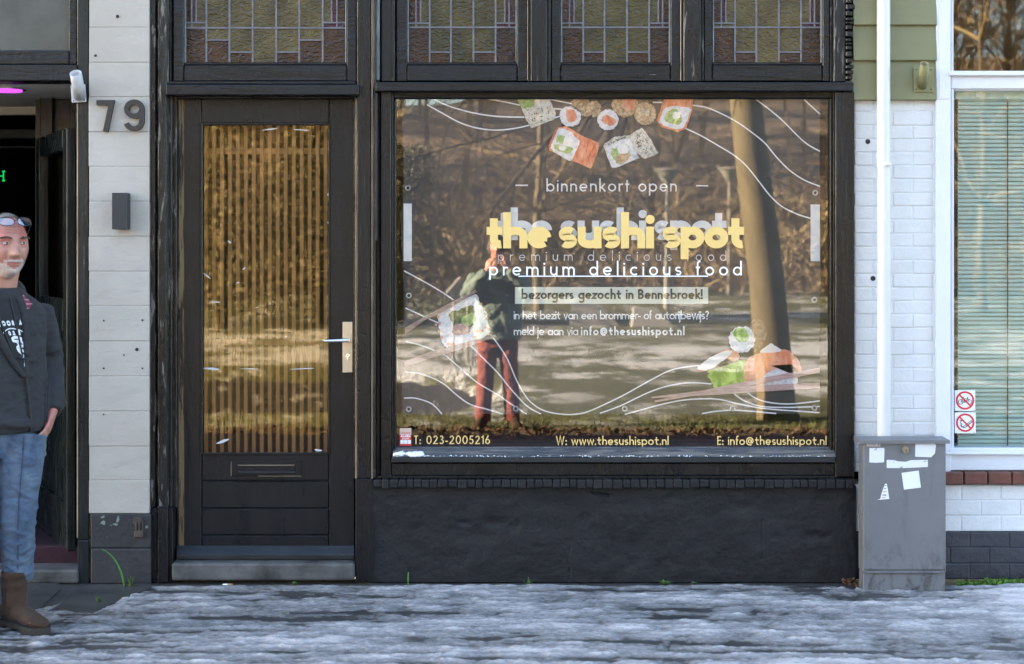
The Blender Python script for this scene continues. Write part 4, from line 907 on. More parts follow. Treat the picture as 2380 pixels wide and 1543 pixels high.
# ================================================================ street cabinet
n = NT('grey_cabinet_paint'); p0 = n.pos()
c = n.ramp(n.noise(p0, 3, 5, .6), [(.3, (0.128, 0.130, 0.138)), (.7, (0.155, 0.157, 0.165))])
xs = n.sep(p0)
c = n.mix(n.math('MULTIPLY', n.ramp(n.noise(n.pos((1, 1, .5)), 14, 6, .7, .6), [(.47, 0), (.60, 1)]), n.ramp(xs[2], [(.0, 1.0), (.30, .0)])), c, (0.045, 0.04, 0.036))
c = n.mix(n.ramp(n.noise(n.pos((1, 1, .12)), 16, 5, .7), [(.54, 0), (.68, .35)]), c, (0.085, 0.082, 0.08))
c = n.mix(n.ramp(n.noise(p0, 110, 3, .6), [(.70, 0), (.74, .5)]), c, (0.12, 0.11, 0.10))
n.set(col=c, rough=.42); n.bump(n.noise(p0, 120, 2, .5), .08, .003); M['cab'] = n.m
yf, ybk = -.175, -.079
kk = (D + yf) / (D * PX)
X = lambda u: P(u, 0, yf).x
Z = lambda v: P(0, v, yf).z
cab = thing('street_cabinet', (X(2108), -.13, 0), 'grey metal street cabinet covered with torn white sticker scraps', 'utility cabinet')
m = MB(); m.box(X(2006), X(2199), yf + .004, ybk, Z(1330), Z(1024), .003); m.build('cabinet_body', M['cab'], cab)
m = MB(); m.box(X(2007), X(2198), yf - .004, yf + .02, Z(1324), Z(1025), .004, seg=2); cd_ = m.build('cabinet_door', M['cab'], cab)
m = MB(); zl = Z(1022); x0, x1 = X(1993), X(2205)
m.add([(x0, yf - .022, zl), (x1, yf - .022, zl), (x1 - .004, ybk, zl + .006), (x0 + .004, ybk, zl + .006), (x0, yf - .022, zl - .010 * 1.6), (x1, yf - .022, zl - .016), (x1 - .004, ybk, zl - .016), (x0 + .004, ybk, zl - .016)],
      [(0, 1, 2, 3), (7, 6, 5, 4), (0, 4, 5, 1), (1, 5, 6, 2), (2, 6, 7, 3), (3, 7, 4, 0)]); m.build('cabinet_lid', M['cab'], cab)
m = MB(); m.box(X(2007), X(2198), yf + .006, ybk - .004, -.02, Z(1331), .003); m.build('cabinet_foot', M['cab'], cab)
m = MB(); m.box(X(2010), X(2196), yf - .010, yf + .01, Z(1331), Z(1327), .0015); m.build('foot_strip', M['cab'], cab)
M['brass'] = plain('dull_brass', (0.30, 0.25, 0.17), .4, .2, 30, metal=.6)
m = MB(); c = Vector((X(2103.5), yf - .004, Z(1045))); m.tube([c, c - Vector((0, .012, 0))], .0165, 20); m.tube([c - Vector((0, .012, 0)), c - Vector((0, .016, 0))], .010, 16); lk = m.build('lock', M['brass'], cab)
m = MB(); m.box(c.x - .0015, c.x + .0015, c.y - .0175, c.y - .0158, c.z - .007, c.z + .005, 0); m.build('keyhole', M['black'], lk)
n = NT('torn_white_paper'); n.set(col=n.mix(n.ramp(n.noise(n.pos(), 38, 4, .6), [(.66, 0), (.70, 1)]), (0.66, 0.67, 0.70), (0.26, 0.27, 0.29)), rough=.6); M['torn'] = n.m
M['paper'] = plain('white_paper', (0.70, 0.71, 0.74), .6, .03)
def scrap(pts, mat, label=None, k=0, sub=None):
    cxy = (3350, 1650); f = lambda x, y: ((3350 + x / 1144 * 746) / 1.72101, (1650 + y / 1543 * 1006) / 1.72101)
    m = MB(); m.prism([P(*f(*q), yf - .0052 - k) for q in pts], (0, .0009, 0)); o = m.build('sticker', M[mat], cab)
    if label: o['label'] = label
    return o, f
scrap([(196, 218), (285, 217), (288, 225), (286, 305), (238, 308), (195, 306)], 'torn')
scrap([(478, 185), (490, 182), (590, 184), (604, 200), (598, 250), (575, 274), (500, 272), (476, 270)], 'torn', 'torn sticker at the top right of the cabinet door')
scrap([(302, 290), (350, 292), (372, 300), (420, 302), (450, 292), (555, 290), (554, 334), (400, 341), (302, 340)], 'torn', 'long torn sticker under the lock')
scrap([(393, 370), (498, 356), (512, 460), (408, 473)], 'paper', 'plain square sticker tilted on the cabinet door')
o, f = scrap([(292, 437), (302, 436), (309, 470), (312, 492), (318, 530), (242, 536), (262, 530), (272, 490)], 'paper', 'pointed torn scrap with red and blue print')
m = MB()
for (a, b, v, w) in ((287, 301, 447, 3), (285, 297, 465, 4), (276, 298, 502, 3), (276, 300, 508, 3)): m.quad(*(P(*f(x, y), yf - .0058) for x, y in ((a, v + w), (b, v + w), (b, v), (a, v))))
m.build('print_lines', M['print_ink'], o)
m = MB()
for (a, b, v, w) in ((277, 300, 484, 4), (270, 294, 521, 4)): m.quad(*(P(*f(x, y), yf - .0058) for x, y in ((a, v + w), (b, v + w), (b, v), (a, v))))
m.build('print_lines', M['red'], o)
scrap([(179, 183), (263, 184), (262, 208), (179, 206)], 'eyelet', 'small silver type plate with a blue mark')
m = MB(); M['blue'] = plain('blue_print', (0.03, 0.06, 0.25), .4)
for k_, (cx_, a0) in enumerate(((248, -70), (254, -60))): stroke_mesh(m, arc(cx_ - 6, 196, 9, 9, a0, 70, 8), False, 3.2, lambda p, k_=k_: P(*f(p[0], p[1]), yf - .0066 - .0001 * k_))
for v in (190, 199): stroke_mesh(m, [(184, v), (236, v + 1)], False, 4, lambda p: P(*f(p[0], p[1]), yf - .0062))
m.build('print_mark', M['blue'], cab)
# ================================================================ pavement, snow, weeds
M['paving'] = plain('wet_dark_paving', (0.050, 0.048, 0.046), .38, .4, 6, .5, 60)
n = NT('pavement_far'); p0 = n.pos(); f = n.noise(n.pos((.5, 2.4, 1)), 4, 7, .7)
n.set(col=n.mix(n.ramp(f, [(.42, 0), (.56, 1)]), (0.05, 0.048, 0.046), (0.52, 0.54, 0.6)), rough=.6); n.bump(f, .6, .03); M['pavement'] = n.m
mb = MB(); mb.box(-40, 40, -2.6, .10, -.35, 0.0, 0); o = mb.build('pavement', M['paving']); o['kind'] = 'structure'
def fbm(x, y, z=0.0, o=4):
    s = 0.0; a = 1.0; t = 0.0
    for _ in range(o): s += a * noise.noise(Vector((x, y, z))); t += a; a *= .55; x *= 2.03; y *= 2.03; z += 3.1
    return s / t
def poly_d(px, py, poly):
    ins = False; n_ = len(poly)
    for i in range(n_):
        x1, y1 = poly[i]; x2, y2 = poly[(i + 1) % n_]
        if (y1 > py) != (y2 > py) and px < (x2 - x1) * (py - y1) / (y2 - y1) + x1: ins = not ins
    return ins
def gpt(u, v):                            # a ground point from its place in the photograph
    d = H * D * PX / (v - 575); return ((u - 1170) * d / (D * PX), d - D)     # x, y
bare = [[gpt(*q) for q in pl] for pl in ([(205, 1362), (352, 1358), (352, 1368), (300, 1388), (215, 1426), (120, 1420), (150, 1400)], [(132, 1356), (207, 1360), (150, 1402), (92, 1414)], [(-300, 1350), (135, 1356), (140, 1372), (96, 1412), (60, 1425), (-300, 1425)], [(1870, 1352), (1990, 1352), (1992, 1372), (1960, 1368)], [(2200, 1338), (2420, 1338), (2420, 1352), (2230, 1350)])]
xa, xb, ya, yb_ = -3.1, 3.1, -1.78, .0
nx, ny = 760, 235; vs, fs = [], []
for j in range(ny + 1):
    y = ya + (yb_ - ya) * j / ny
    for i in range(nx + 1):
        x = xa + (xb - xa) * i / nx
        big = noise.noise(Vector((x * 1.1, y * 3.4, 1.7)))
        wv = y + .02 * noise.noise(Vector((x * 2.2, y * 3, 6)))
        clump = fbm(x * 6.5 + .4 * noise.noise(Vector((x * 9, y * 9, 8))), y * 12.0, 4.0, 6); streak = .6 - 2.4 * abs(noise.noise(Vector((x * .8, wv * 9, 9.0)))) + .8 * noise.noise(Vector((x * 2.0, wv * 34, 2.0)))
        near = min(1, max(0, (-.75 - y) / .6))
        h = 0.0048 + .010 * big + .017 * clump + (.0045 + .003 * near) * streak + .0075 * fbm(x * 36, y * 50, 3.0, 3)
        edge = (.050 + .026 * noise.noise(Vector((x * 5, 0, 7)))) + y      # >0 close to the wall
        h -= max(0, edge + .02) * .9
        if x > 2.2: h += .012 * min(1, (x - 2.2) / .3)
        if any(poly_d(x + .02 * noise.noise(Vector((x * 12, y * 12, 1))), y + .03 * noise.noise(Vector((x * 9, y * 9, 5))), b_) for b_ in bare): h = min(h, -.004) - .006
        h = min(h, .016 + (h - .016) * .45)
        vs.append((x, y, h))
for j in range(ny):
    for i in range(nx):
        a = j * (nx + 1) + i
        if max(vs[a][2], vs[a + 1][2], vs[a + nx + 1][2], vs[a + nx + 2][2]) > -.001: fs.append((a, a + 1, a + nx + 2, a + nx + 1))
n = NT('trodden_snow'); p0 = n.pos(); xs = n.sep(p0)
zz = n.math('ADD', xs[2], n.math('MULTIPLY', n.math('SUBTRACT', n.noise(n.pos((1, 2.2, 1)), 34, 6, .8), .5), .024))
c = n.ramp(n.math('MULTIPLY', zz, 40), [(.0, (0.115, 0.108, 0.102)), (.16, (0.21, 0.20, 0.197)), (.34, (0.30, 0.285, 0.282)), (.52, (0.44, 0.41, 0.40)), (.80, (0.66, 0.61, 0.59))])
c = n.mix(n.ramp(n.noise(p0, 120, 3, .7), [(.62, 0), (.70, .6)]), c, (0.15, 0.14, 0.13))
n.set(col=c, rough=.55); b = n.bump(n.noise(p0, 110, 5, .7), .6, .007); n.bump(n.noise(p0, 38, 4, .6), .5, .012, b); M['snow'] = n.m
mb = MB(); mb.add(vs, fs, 0, True); o = mb.build('snow', M['snow']); tag(o, 'trodden patchy snow over the wet pavement', 'snow', kind='stuff')
# the same snow further along the street, beyond the frame
for (x0, x1) in ((-40, -3.1), (3.1, 40)):
    mb = MB(); mb.quad((x0, -2.55, .006), (x1, -2.55, .006), (x1, -.03, .006), (x0, -.03, .006)); o = mb.build('snow', M['pavement']); tag(o, 'trodden snow further along the pavement', 'snow', kind='stuff')
mb = MB(); mb.quad((-3.1, -2.55, .006), (3.1, -2.55, .006), (3.1, -1.78, .006), (-3.1, -1.78, .006)); o = mb.build('snow', M['pavement']); tag(o, 'trodden snow towards the kerb', 'snow', kind='stuff')
# flat slabs in front of the bar
mb = MB()
for pl in (bare[0], bare[2]):
    pts = [(x, y, .001) for x, y in pl]; mb.prism(pts, (0, 0, .005))
o = mb.build('paving_slabs', M['paving']); o['kind'] = 'structure'
# snow on the window sill
def lumps(name, u0, u1, v, y, n_, r0, r1, label, squash=.6):
    m = MB(); q = random.Random(n_)
    for _ in range(n_):
        c = P(q.uniform(u0, u1), v + q.uniform(-2, 1.5), y + q.uniform(-.018, .022)); r = q.uniform(r0, r1); s = len(m.v)
        m.ball(c, (r * q.uniform(.8, 1.5), r, r * squash), 8, 6)
        for i in range(s, len(m.v)):
            p = Vector(m.v[i]); m.v[i] = tuple(p + Vector((1, 1, 1)) * .35 * r * noise.noise(p * 90))
    o = m.build(name, M['clean_snow']); tag(o, label, 'snow', kind='stuff'); return o
M['clean_snow'] = plain('clean_snow', (0.80, 0.82, 0.86), .5, .05, 30, .5, 150)
lumps('snow', 921, 978, 1056, -.002, 46, .010, .022, 'small heap of snow in the corner of the window sill')
lumps('snow', 980, 1920, 1060.5, -.012, 420, .0015, .0042, 'thin crust of frozen snow along the window sill')
# weeds and scraps at the foot of the wall
M['stalk'] = plain('fresh_green_stalk', (0.05, 0.18, 0.02), .4, .2, 20)
M['weed'] = plain('weed_green', (0.055, 0.11, 0.02), .6, .4, 40)
M['dry'] = plain('dry_leaf', (0.11, 0.045, 0.02), .7, .4, 30)
t = MB(); y = -.075; pts = smooth_path([(290, 1366), (287, 1350), (279, 1325), (266, 1300), (250, 1284), (236, 1276)], 5)
t.tube([P(q[0], q[1], y - .03 * i / len(pts)) for i, q in enumerate(pts)], [.0062 - .004 * (i / len(pts)) for i in range(len(pts))], 8)
t.top('onion_stalk', M['stalk'], P(290, 1366, y), 'single bent bright green stalk growing at the foot of the pier', 'plant')
t = MB(); t.tube([P(949, 1358, -.03), P(948.5, 1343, -.034), P(949.5, 1330, -.03)], [.0035, .004, .0025], 6); t.top('grass_blade', M['stalk'], P(949, 1358, -.03), 'short upright green blade against the black plinth', 'plant')
def tuft(u, v, y, n_, h, mat, label, spread=.03, leafy=False):
    m = MB(); q = random.Random(int(u)); b = P(u, v, y); b.z = .002
    for _ in range(n_):
        a = q.uniform(0, 6.28); l = h * q.uniform(.5, 1.1); d = Vector((math.cos(a), math.sin(a), 0)) * q.uniform(.2, 1) * spread; o0 = d * .25; w = .0022
        s = Vector((-math.sin(a), math.cos(a), 0)) * (w if not leafy else .006)
        m.add([b + o0 - s, b + o0 + s, b + d * .7 + Vector((0, 0, l * .7)) + s * .9, b + d * .7 + Vector((0, 0, l * .7)) - s * .9, b + d * 1.5 + Vector((0, 0, l * (.95 if not leafy else .6)))], [(0, 1, 2, 3), (3, 2, 4)])
    return m.top('weed_tuft', M[mat], b, label, 'weed')
tuft(303, 1366, -.09, 16, .055, 'weed', 'thin grassy weed beside the bent green stalk', .03)
tuft(229, 1418, -.42, 14, .035, 'weed', 'green tuft between the bare slabs near the doorway', .03)
tuft(1228, 1362, -.05, 16, .035, 'weed', 'low green weed below the middle of the black plinth', .04)
tuft(1545, 1358, -.04, 18, .028, 'weed', 'low spreading green weed right of the middle of the plinth', .05, True)
tuft(683, 1358, -.05, 12, .02, 'weed', 'tiny green weed in front of the door step', .025, True)
tuft(1612, 1356, -.04, 8, .018, 'weed', 'smallest green sprig, toward the right end of the plinth', .02, True)
m = MB(); q = random.Random(2)
for _ in range(900):
    u = q.uniform(2225, 2480); b = P(u, 1350, q.uniform(-.06, .0)); b.z = q.uniform(0, .024) * (1 if u > 2290 else .5); r = q.uniform(.004, .009)
    a = Vector((q.gauss(0, 1), q.gauss(0, 1), q.gauss(0, 1))).normalized(); c_ = a.orthogonal().normalized() * r; d_ = a.cross(c_).normalized() * r
    m.add([b + c_, b + d_, b - c_, b - d_], [(0, 1, 2, 3)])
M['moss'] = plain('bright_moss', (0.09, 0.19, 0.02), .7, .5, 40)
o = m.build('moss', M['moss']); tag(o, 'bright green moss and ground weeds along the charcoal brick foot', 'moss', kind='stuff')
m = MB()
for _ in range(60):
    u = q.uniform(1958, 1992) if q.random() < .7 else q.uniform(236, 330); yy = q.uniform(-.07, -.015) if u > 500 else q.uniform(-.2, -.03)
    b = P(u, 1350, yy); b.z = q.uniform(.003, .03) if u > 500 else q.uniform(.003, .012); r = q.uniform(.006, .014)
    a = Vector((q.gauss(0, 1), q.gauss(0, 1), q.gauss(0, 1.5))).normalized(); c_ = a.orthogonal().normalized() * r; d_ = a.cross(c_).normalized() * r * .6
    m.add([b + c_, b + d_ + a * r * .3, b - c_, b - d_ + a * r * .3], [(0, 1, 2, 3)])
o = m.build('fallen_leaves', M['dry']); tag(o, 'dry brown leaf scraps in the corners at the wall foot', 'leaves', kind='stuff')
m = MB(); c = P(518, 1358, -.07); c.z = .008; m.tube([c, c + Vector((.022, .004, 0))], .0036, 10, 0); m.tube([c + Vector((.0222, .004, 0)), c + Vector((.045, .008, 0))], .0036, 10, 1)
M['tan'] = plain('cigarette_filter', (0.55, 0.26, 0.09), .7, .1)
m.top('cigarette_butt', [M['print_white'], M['tan']], c, 'orange-tipped cigarette butt lying in front of the door step', 'cigarette butt')
# ================================================================ the street and the park opposite (seen in the glass)
M['asphalt'] = plain('asphalt', (0.045, 0.045, 0.047), .8, .25, 20, .3, 200)
M['redlane'] = plain('red_cycle_lane', (0.085, 0.030, 0.026), .8, .2, 20, .3, 200)
M['kerb'] = plain('concrete_kerb', (0.30, 0.29, 0.27), .8, .15, 20)
mb = MB(); mb.box(-80, 80, -2.76, -2.6, -.35, .005, .01); o = mb.build('kerb', M['kerb']); o['kind'] = 'structure'
mb = MB(); mb.quad((-80, -5.2, -.12), (80, -5.2, -.12), (80, -2.76, -.12), (-80, -2.76, -.12)); o = mb.build('road', M['asphalt']); o['kind'] = 'structure'
mb = MB(); mb.quad((-80, -6.75, -.116), (80, -6.75, -.116), (80, -5.2, -.116), (-80, -5.2, -.116)); o = mb.build('cycle_lane', M['redlane']); o['kind'] = 'structure'
def gz(x, Y):
    """height of the park ground at distance Y from the facade"""
    z = -.15 + .02 * noise.noise(Vector((x * .5, Y * .5, 2)))
    if Y < 7.2: z -= .14 * (7.2 - Y) / .5
    s = min(1, max(0, (-.35 - x + .8 * noise.noise(Vector((Y * .3, 0, 3)))) / .9)) * min(1, max(0, (x + 16) / 2))
    z -= 1.35 * s * min(1, max(0, (Y - 9.0) / 1.6)) * min(1, max(0, (15.2 - Y) / 1.8))
    z += .18 * noise.noise(Vector((x * .11, Y * .11, 6))) * min(1, max(0, (Y - 14) / 6))
    if Y > 36: z += (Y - 36) * .022
    return z
Ys = [6.7, 6.85, 7.0, 7.2, 7.4, 7.7, 8, 8.4, 8.8, 9.2, 9.6, 10.1, 10.7, 11.4, 12.2, 13, 13.6, 14.2, 14.8, 15.4, 16, 17, 18, 19.5, 21, 23, 25, 27.5, 30, 33, 36, 40, 45, 50, 56, 63, 70, 80, 95, 120, 170]
Xs = [-150, -90, -60, -40, -30, -24] + [-20 + .4 * i for i in range(101)] + [24, 30, 40, 60, 90, 150]
vs = [(x, -Y, gz(x, Y) + (.03 * noise.noise(Vector((x * 6, Y * 6, 0))) if Y < 9 else 0)) for Y in Ys for x in Xs]; w = len(Xs)
fs = [(j * w + i, (j + 1) * w + i, (j + 1) * w + i + 1, j * w + i + 1) for j in range(len(Ys) - 1) for i in range(w - 1)]
n = NT('frosty_lawn'); p0 = n.pos(); xs = n.sep(p0)
gr = n.mix(n.noise(p0, 5, 5, .7), (0.055, 0.066, 0.014), (0.17, 0.155, 0.048))
f = n.noise(n.pos((.75, .5, 1)), 1.1, 8, .74); yy_ = n.math('MULTIPLY', xs[1], -.01); f = n.math('ADD', f, n.ramp(yy_, [(.150, 0), (.162, .06), (.215, .05), (.26, -.0)]))
c = n.mix(n.ramp(f, [(.51, 0), (.58, 1)]), gr, (0.70, 0.71, 0.72))
c = n.mix(n.ramp(n.noise(p0, .09, 2), [(.5, 0), (.62, .8)]), c, gr)
c = n.mix(n.ramp(n.math('MULTIPLY', xs[1], -1 / 60), [(.118, 1), (.135, 0)]), c, n.mix(n.noise(p0, 7, 5, .7), (0.055, 0.033, 0.018), (0.20, 0.13, 0.07)))
c = n.mix(n.ramp(xs[2], [(.0, 0), (.001, 0)]), c, c)
dk = n.math('LESS_THAN', n.math('ADD', xs[2], n.math('MULTIPLY', n.noise(p0, 3, 4), .25)), -.22)
c = n.mix(dk, c, n.mix(n.ramp(n.noise(p0, 2.2, 6, .7), [(.58, 0), (.64, 1)]), (0.016, 0.012, 0.009), (0.3, 0.29, 0.28)))
n.set(col=c, rough=.8); n.bump(n.noise(p0, 5, 6, .7), 1.0, .35); M['lawn'] = n.m
mb = MB(); mb.add(vs, fs, 0, True); o = mb.build('lawn', M['lawn']); o['kind'] = 'structure'
M['water'] = plain('dark_ditch_water', (0.008, 0.009, 0.008), .12, .2, 2, .1, 8)
mb = MB(); mb.quad((-17, -15.2, -1.2), (1, -15.2, -1.2), (1, -9, -1.2), (-17, -9, -1.2)); o = mb.build('ditch_water', M['water']); o['kind'] = 'structure'
M['field'] = plain('far_ground', (0.09, 0.08, 0.05), .9, .3, .5)
mb = MB(); mb.quad((-300, -300, -2.2), (300, -300, -2.2), (300, 300, -2.2), (-300, 300, -2.2)); o = mb.build('ground', M['field']); o['kind'] = 'structure'
# grass and earth along the verge
M['verge_grass'] = plain('sunlit_verge_grass', (0.12, 0.13, 0.03), .7, .5, 30)
M['earth'] = plain('dark_leafy_earth', (0.10, 0.06, 0.032), .9, .6, 20)
m = MB(); q = random.Random(21)
for _ in range(9000):
    x = q.uniform(-7, 7); Y = 7.35 + abs(q.gauss(0, .7)); z = gz(x, Y); l = q.uniform(.03, .10); a = q.uniform(0, 6.28); s = Vector((math.cos(a), math.sin(a), 0)) * .004
    b = Vector((x, -Y, z - .01)); m.add([b - s, b + s, b + Vector((q.gauss(0, .03), q.gauss(0, .03), l))], [(0, 1, 2)])
o = m.build('verge_grass', M['verge_grass']); tag(o, 'sunlit grass blades along the verge across the road', 'grass', kind='stuff')
m = MB()
for _ in range(2600):
    x = q.uniform(-7, 7); Y = q.uniform(6.72, 7.5); r = q.uniform(.012, .05); b = Vector((x, -Y, gz(x, Y) + r * .3)); a = Vector((q.gauss(0, 1), q.gauss(0, 1), q.gauss(0, 1))).normalized(); c_ = a.orthogonal().normalized() * r; d_ = a.cross(c_).normalized() * r * .7
    m.add([b + c_, b + d_, b - c_, b - d_, b + a * r * .6], [(0, 1, 4), (1, 2, 4), (2, 3, 4), (3, 0, 4)])
o = m.build('earth_clods', M['earth']); tag(o, 'rough earth and leaves along the edge of the road', 'earth', kind='stuff')
# far woods: one mass of bare twigs over a leafy bank
M['bank'] = plain('leafy_bank', (0.20, 0.145, 0.09), .9, .5, .8, .8, 3, dist=.3)
vs, fs = [], []; xs_ = [-130 + 4 * i for i in range(66)]; rows = [(46, 0), (50, 1.6), (56, 3.8), (66, 7), (85, 12.5)]
for (Y, h) in rows:
    for x in xs_: vs.append((x, -Y + 1.6 * noise.noise(Vector((x * .1, Y, 0))), h * (1 + .35 * noise.noise(Vector((x * .07, 3, Y * .1)))) - .1))
w = len(xs_); fs = [(j * w + i, (j + 1) * w + i, (j + 1) * w + i + 1, j * w + i + 1) for j in range(len(rows) - 1) for i in range(w - 1)]
mb = MB(); mb.add(vs, fs, 0, True); o = mb.build('hill', M['bank']); o['kind'] = 'structure'
n = NT('winter_twigs'); p0 = n.pos(); f = n.noise(p0, .22, 4, .6); g_ = n.noise(p0, 3, 2)
c = n.ramp(f, [(.30, (0.16, 0.13, 0.09)), (.46, (0.23, 0.17, 0.095)), (.58, (0.28, 0.205, 0.10)), (.72, (0.21, 0.19, 0.085))])
c = n.mix(g_, n.mix(.35, c, (0, 0, 0)), c); n.set(col=c, rough=.8); M['twigs'] = n.m
rng = np.random.default_rng(5); V = []; F = []; nvt = 0
def tris(base, tip, wv):
    global nvt
    k = len(base); a = base - wv; b = base + wv
    V.append(np.stack([a, b, tip], 1).reshape(-1, 3)); F.append((np.arange(k * 3).reshape(-1, 3) + nvt)); nvt += k * 3
for i in range(150):
    x = rng.uniform(-48, 50); Y = rng.uniform(44, 74); z0 = gz(x, min(Y, 50)) + max(0, (Y - 46) * .3); h = rng.uniform(13, 22) * (1.0 if Y > 50 else .75)
    if -16 < x < -9 and rng.random() < .6: h *= .55
    lean = rng.normal(0, .06, 2)
    # trunk and limbs as thin spikes
    nl = 26; hh = rng.uniform(.25, .9, nl) * h; base = np.stack([x + lean[0] * hh, -Y + lean[1] * hh, z0 + hh], 1); az = rng.uniform(0, 6.283, nl); el = rng.uniform(.5, 1.2, nl); ln = (h - hh) * rng.uniform(.4, .8, nl) + .8
    tip = base + np.stack([np.cos(az) * np.cos(el), np.sin(az) * np.cos(el), np.sin(el)], 1) * ln[:, None]
    tris(base, tip, np.tile([[.05, 0, 0]], (nl, 1)) * rng.uniform(.6, 1.4, (nl, 1)))
    tris(np.array([[x, -Y, z0 - .3]]), np.array([[x + lean[0] * h, -Y + lean[1] * h, z0 + h]]), np.array([[rng.uniform(.08, .2), 0, 0]]))
    k = 950; pick = rng.integers(0, nl, k); t = rng.uniform(.15, 1, (k, 1)); b = base[pick] * (1 - t) + tip[pick] * t; d = rng.normal(0, 1, (k, 3)); d[:, 2] = np.abs(d[:, 2]) * .8; d /= np.linalg.norm(d, axis=1)[:, None]
    L_ = rng.uniform(.4, 1.3, (k, 1)); tris(b, b + d * L_, np.cross(d, rng.normal(0, 1, (k, 3))) * .016)
k = 60000; x = rng.uniform(-50, 52, k); Y = 42 + np.abs(rng.normal(0, 9, k)); z = np.array([gz(a, min(b, 46)) for a, b in zip(x, Y)]) + np.maximum(0, (Y - 46) * .3)
clump = np.array([noise.noise(Vector((a * .16, b * .2, 4))) for a, b in zip(x, Y)]); hgt = np.maximum(.3, 1.6 + 2.6 * clump)
b = np.stack([x, -Y, z + rng.uniform(0, 1, k) * hgt], 1); d = rng.normal(0, 1, (k, 3)); d[:, 2] = np.abs(d[:, 2]) + .4; d /= np.linalg.norm(d, axis=1)[:, None]
tris(b, b + d * rng.uniform(.2, .7, (k, 1)), np.cross(d, rng.normal(0, 1, (k, 3))) * .022)
V = np.concatenate(V); F = np.concatenate(F)
me = bpy.data.meshes.new('woods'); me.vertices.add(len(V)); me.vertices.foreach_set('co', V.astype(np.float32).ravel()); me.loops.add(F.size); me.loops.foreach_set('vertex_index', F.astype(np.int32).ravel()); me.polygons.add(len(F)); me.polygons.foreach_set('loop_start', np.arange(0, F.size, 3, dtype=np.int32)); me.update(calc_edges=True); me.materials.append(M['twigs'])
o = bpy.data.objects.new('woods', me); scene.collection.objects.link(o); tag(o, 'bare winter woods beyond the park, reflected in the glass', 'woods', kind='stuff')
# evergreens: trunk and a crown of leaf sprays
M['bark'] = plain('grey_green_bark', (0.115, 0.09, 0.042), .85, .35, 6, .8, 30, (1, 1, .3))
M['bark_pale'] = plain('pale_sapling_bark', (0.13, 0.10, 0.06), .8, .3, 6)
M['twig_dark'] = plain('dark_branch', (0.028, 0.022, 0.018), .8, .3, 10)
n = NT('evergreen_leaves'); f = n.noise(n.pos(), 1.6, 5, .7); n.set(col=n.ramp(f, [(.3, (0.035, 0.036, 0.010)), (.55, (0.075, 0.068, 0.016)), (.72, (0.12, 0.085, 0.025))]), rough=.6); M['evergreen'] = n.m
def evergreen(x, Y, h, r, seed, label):
    t = thing('evergreen_tree', (x, -Y, gz(x, Y)), label, 'tree', 'evergreens across the road'); b = Vector((x, -Y, gz(x, Y))); q = random.Random(seed)
    m = MB(); m.tube([b, b + Vector((.1, 0, h * .5)), b + Vector((0, 0, h * .95))], [.16, .1, .02], 8)
    for _ in range(14):
        z = q.uniform(.15, .8) * h; a = q.uniform(0, 6.28); m.tube([b + Vector((0, 0, z)), b + Vector((math.cos(a) * r * .8, math.sin(a) * r * .8, z + q.uniform(.1, .6)))], [.035, .01], 5)
    m.build('trunk', M['bark'], t)
    m = MB()
    for _ in range(6500):
        zz = q.uniform(.04, 1); rr = r * math.sqrt(q.random()) * (1.05 - .62 * zz) * (1 + .5 * noise.noise(Vector((q.uniform(-1, 1), zz * 4, seed)))); a = q.uniform(0, 6.28)
        if noise.noise(Vector((math.cos(a) * 2 + seed, math.sin(a) * 2, zz * 5))) < -.22: continue
        c = b + Vector((math.cos(a) * rr, math.sin(a) * rr, zz * h)); d = Vector((q.gauss(0, 1), q.gauss(0, 1), q.gauss(.3, .7))).normalized(); l = q.uniform(.10, .24); s = d.orthogonal().normalized() * q.uniform(.015, .035)
        m.add([c, c + d * l * .5 + s, c + d * l, c + d * l * .5 - s], [(0, 1, 2, 3)])
    m.build('crown', M['evergreen'], t)
for a in ((-6.4, 27, 5.4, 2.2, 1, 'bushy evergreen reflected at the left of the door glass'), (-4.4, 29, 4.6, 2.0, 2, 'lower evergreen reflected at the middle of the door glass'), (-8.9, 30, 6.2, 2.3, 3, 'tallest evergreen, beyond the left edge of the door'), (-2.6, 31, 4.4, 1.7, 4, 'small evergreen reflected at the left of the shop window')): evergreen(*a)
# bare trees
def grow(mb, p, d, l, r, depth, q, droop=0.0, spread=.6):
    n_ = 5; pts = [p]; rad = [r]; dd = d.normalized()
    for i in range(n_):
        dd = (dd + Vector((q.gauss(0, .14), q.gauss(0, .14), q.gauss(0, .12) - droop))).normalized(); pts.append(pts[-1] + dd * l / n_); rad.append(r * (1 - .55 * (i + 1) / n_))
    mb.tube(pts, rad, 6 if r > .02 else 4, 0, False)
    if depth <= 0: return
    for k in range(q.randint(3, 5)):
        i = q.randint(1, n_); a = (pts[i] - pts[i - 1]).normalized(); o_ = Vector((q.gauss(0, 1), q.gauss(0, 1), q.gauss(0, .8))); o_ = (o_ - a * o_.dot(a)).normalized()
        grow(mb, pts[i], a + o_ * spread * q.uniform(.6, 1.4), l * q.uniform(.45, .75), rad[i] * q.uniform(.5, .75), depth - 1, q, droop, spread)
tx, ty = 2.86, -8.35
big = thing('bare_tree', (tx, ty, -.16), 'thick bare street tree standing on the verge across the road', 'tree'); q = random.Random(14); m = MB()
b0 = Vector((tx, ty, -.2)); tp = [b0, b0 + Vector((-.02, 0, .25)), b0 + Vector((-.12, 0, 1.5)), b0 + Vector((-.30, 0, 3.0)), b0 + Vector((-.42, -.1, 4.6)), b0 + Vector((-.3, -.2, 6.5)), b0 + Vector((-.1, -.4, 9))]
m.tube(smooth_path([tuple(p) for p in tp], 4) and [Vector(p) for p in tp], [.24, .20, .185, .172, .155, .12, .04], 20); m.build('trunk', M['bark'], big)
m = MB()
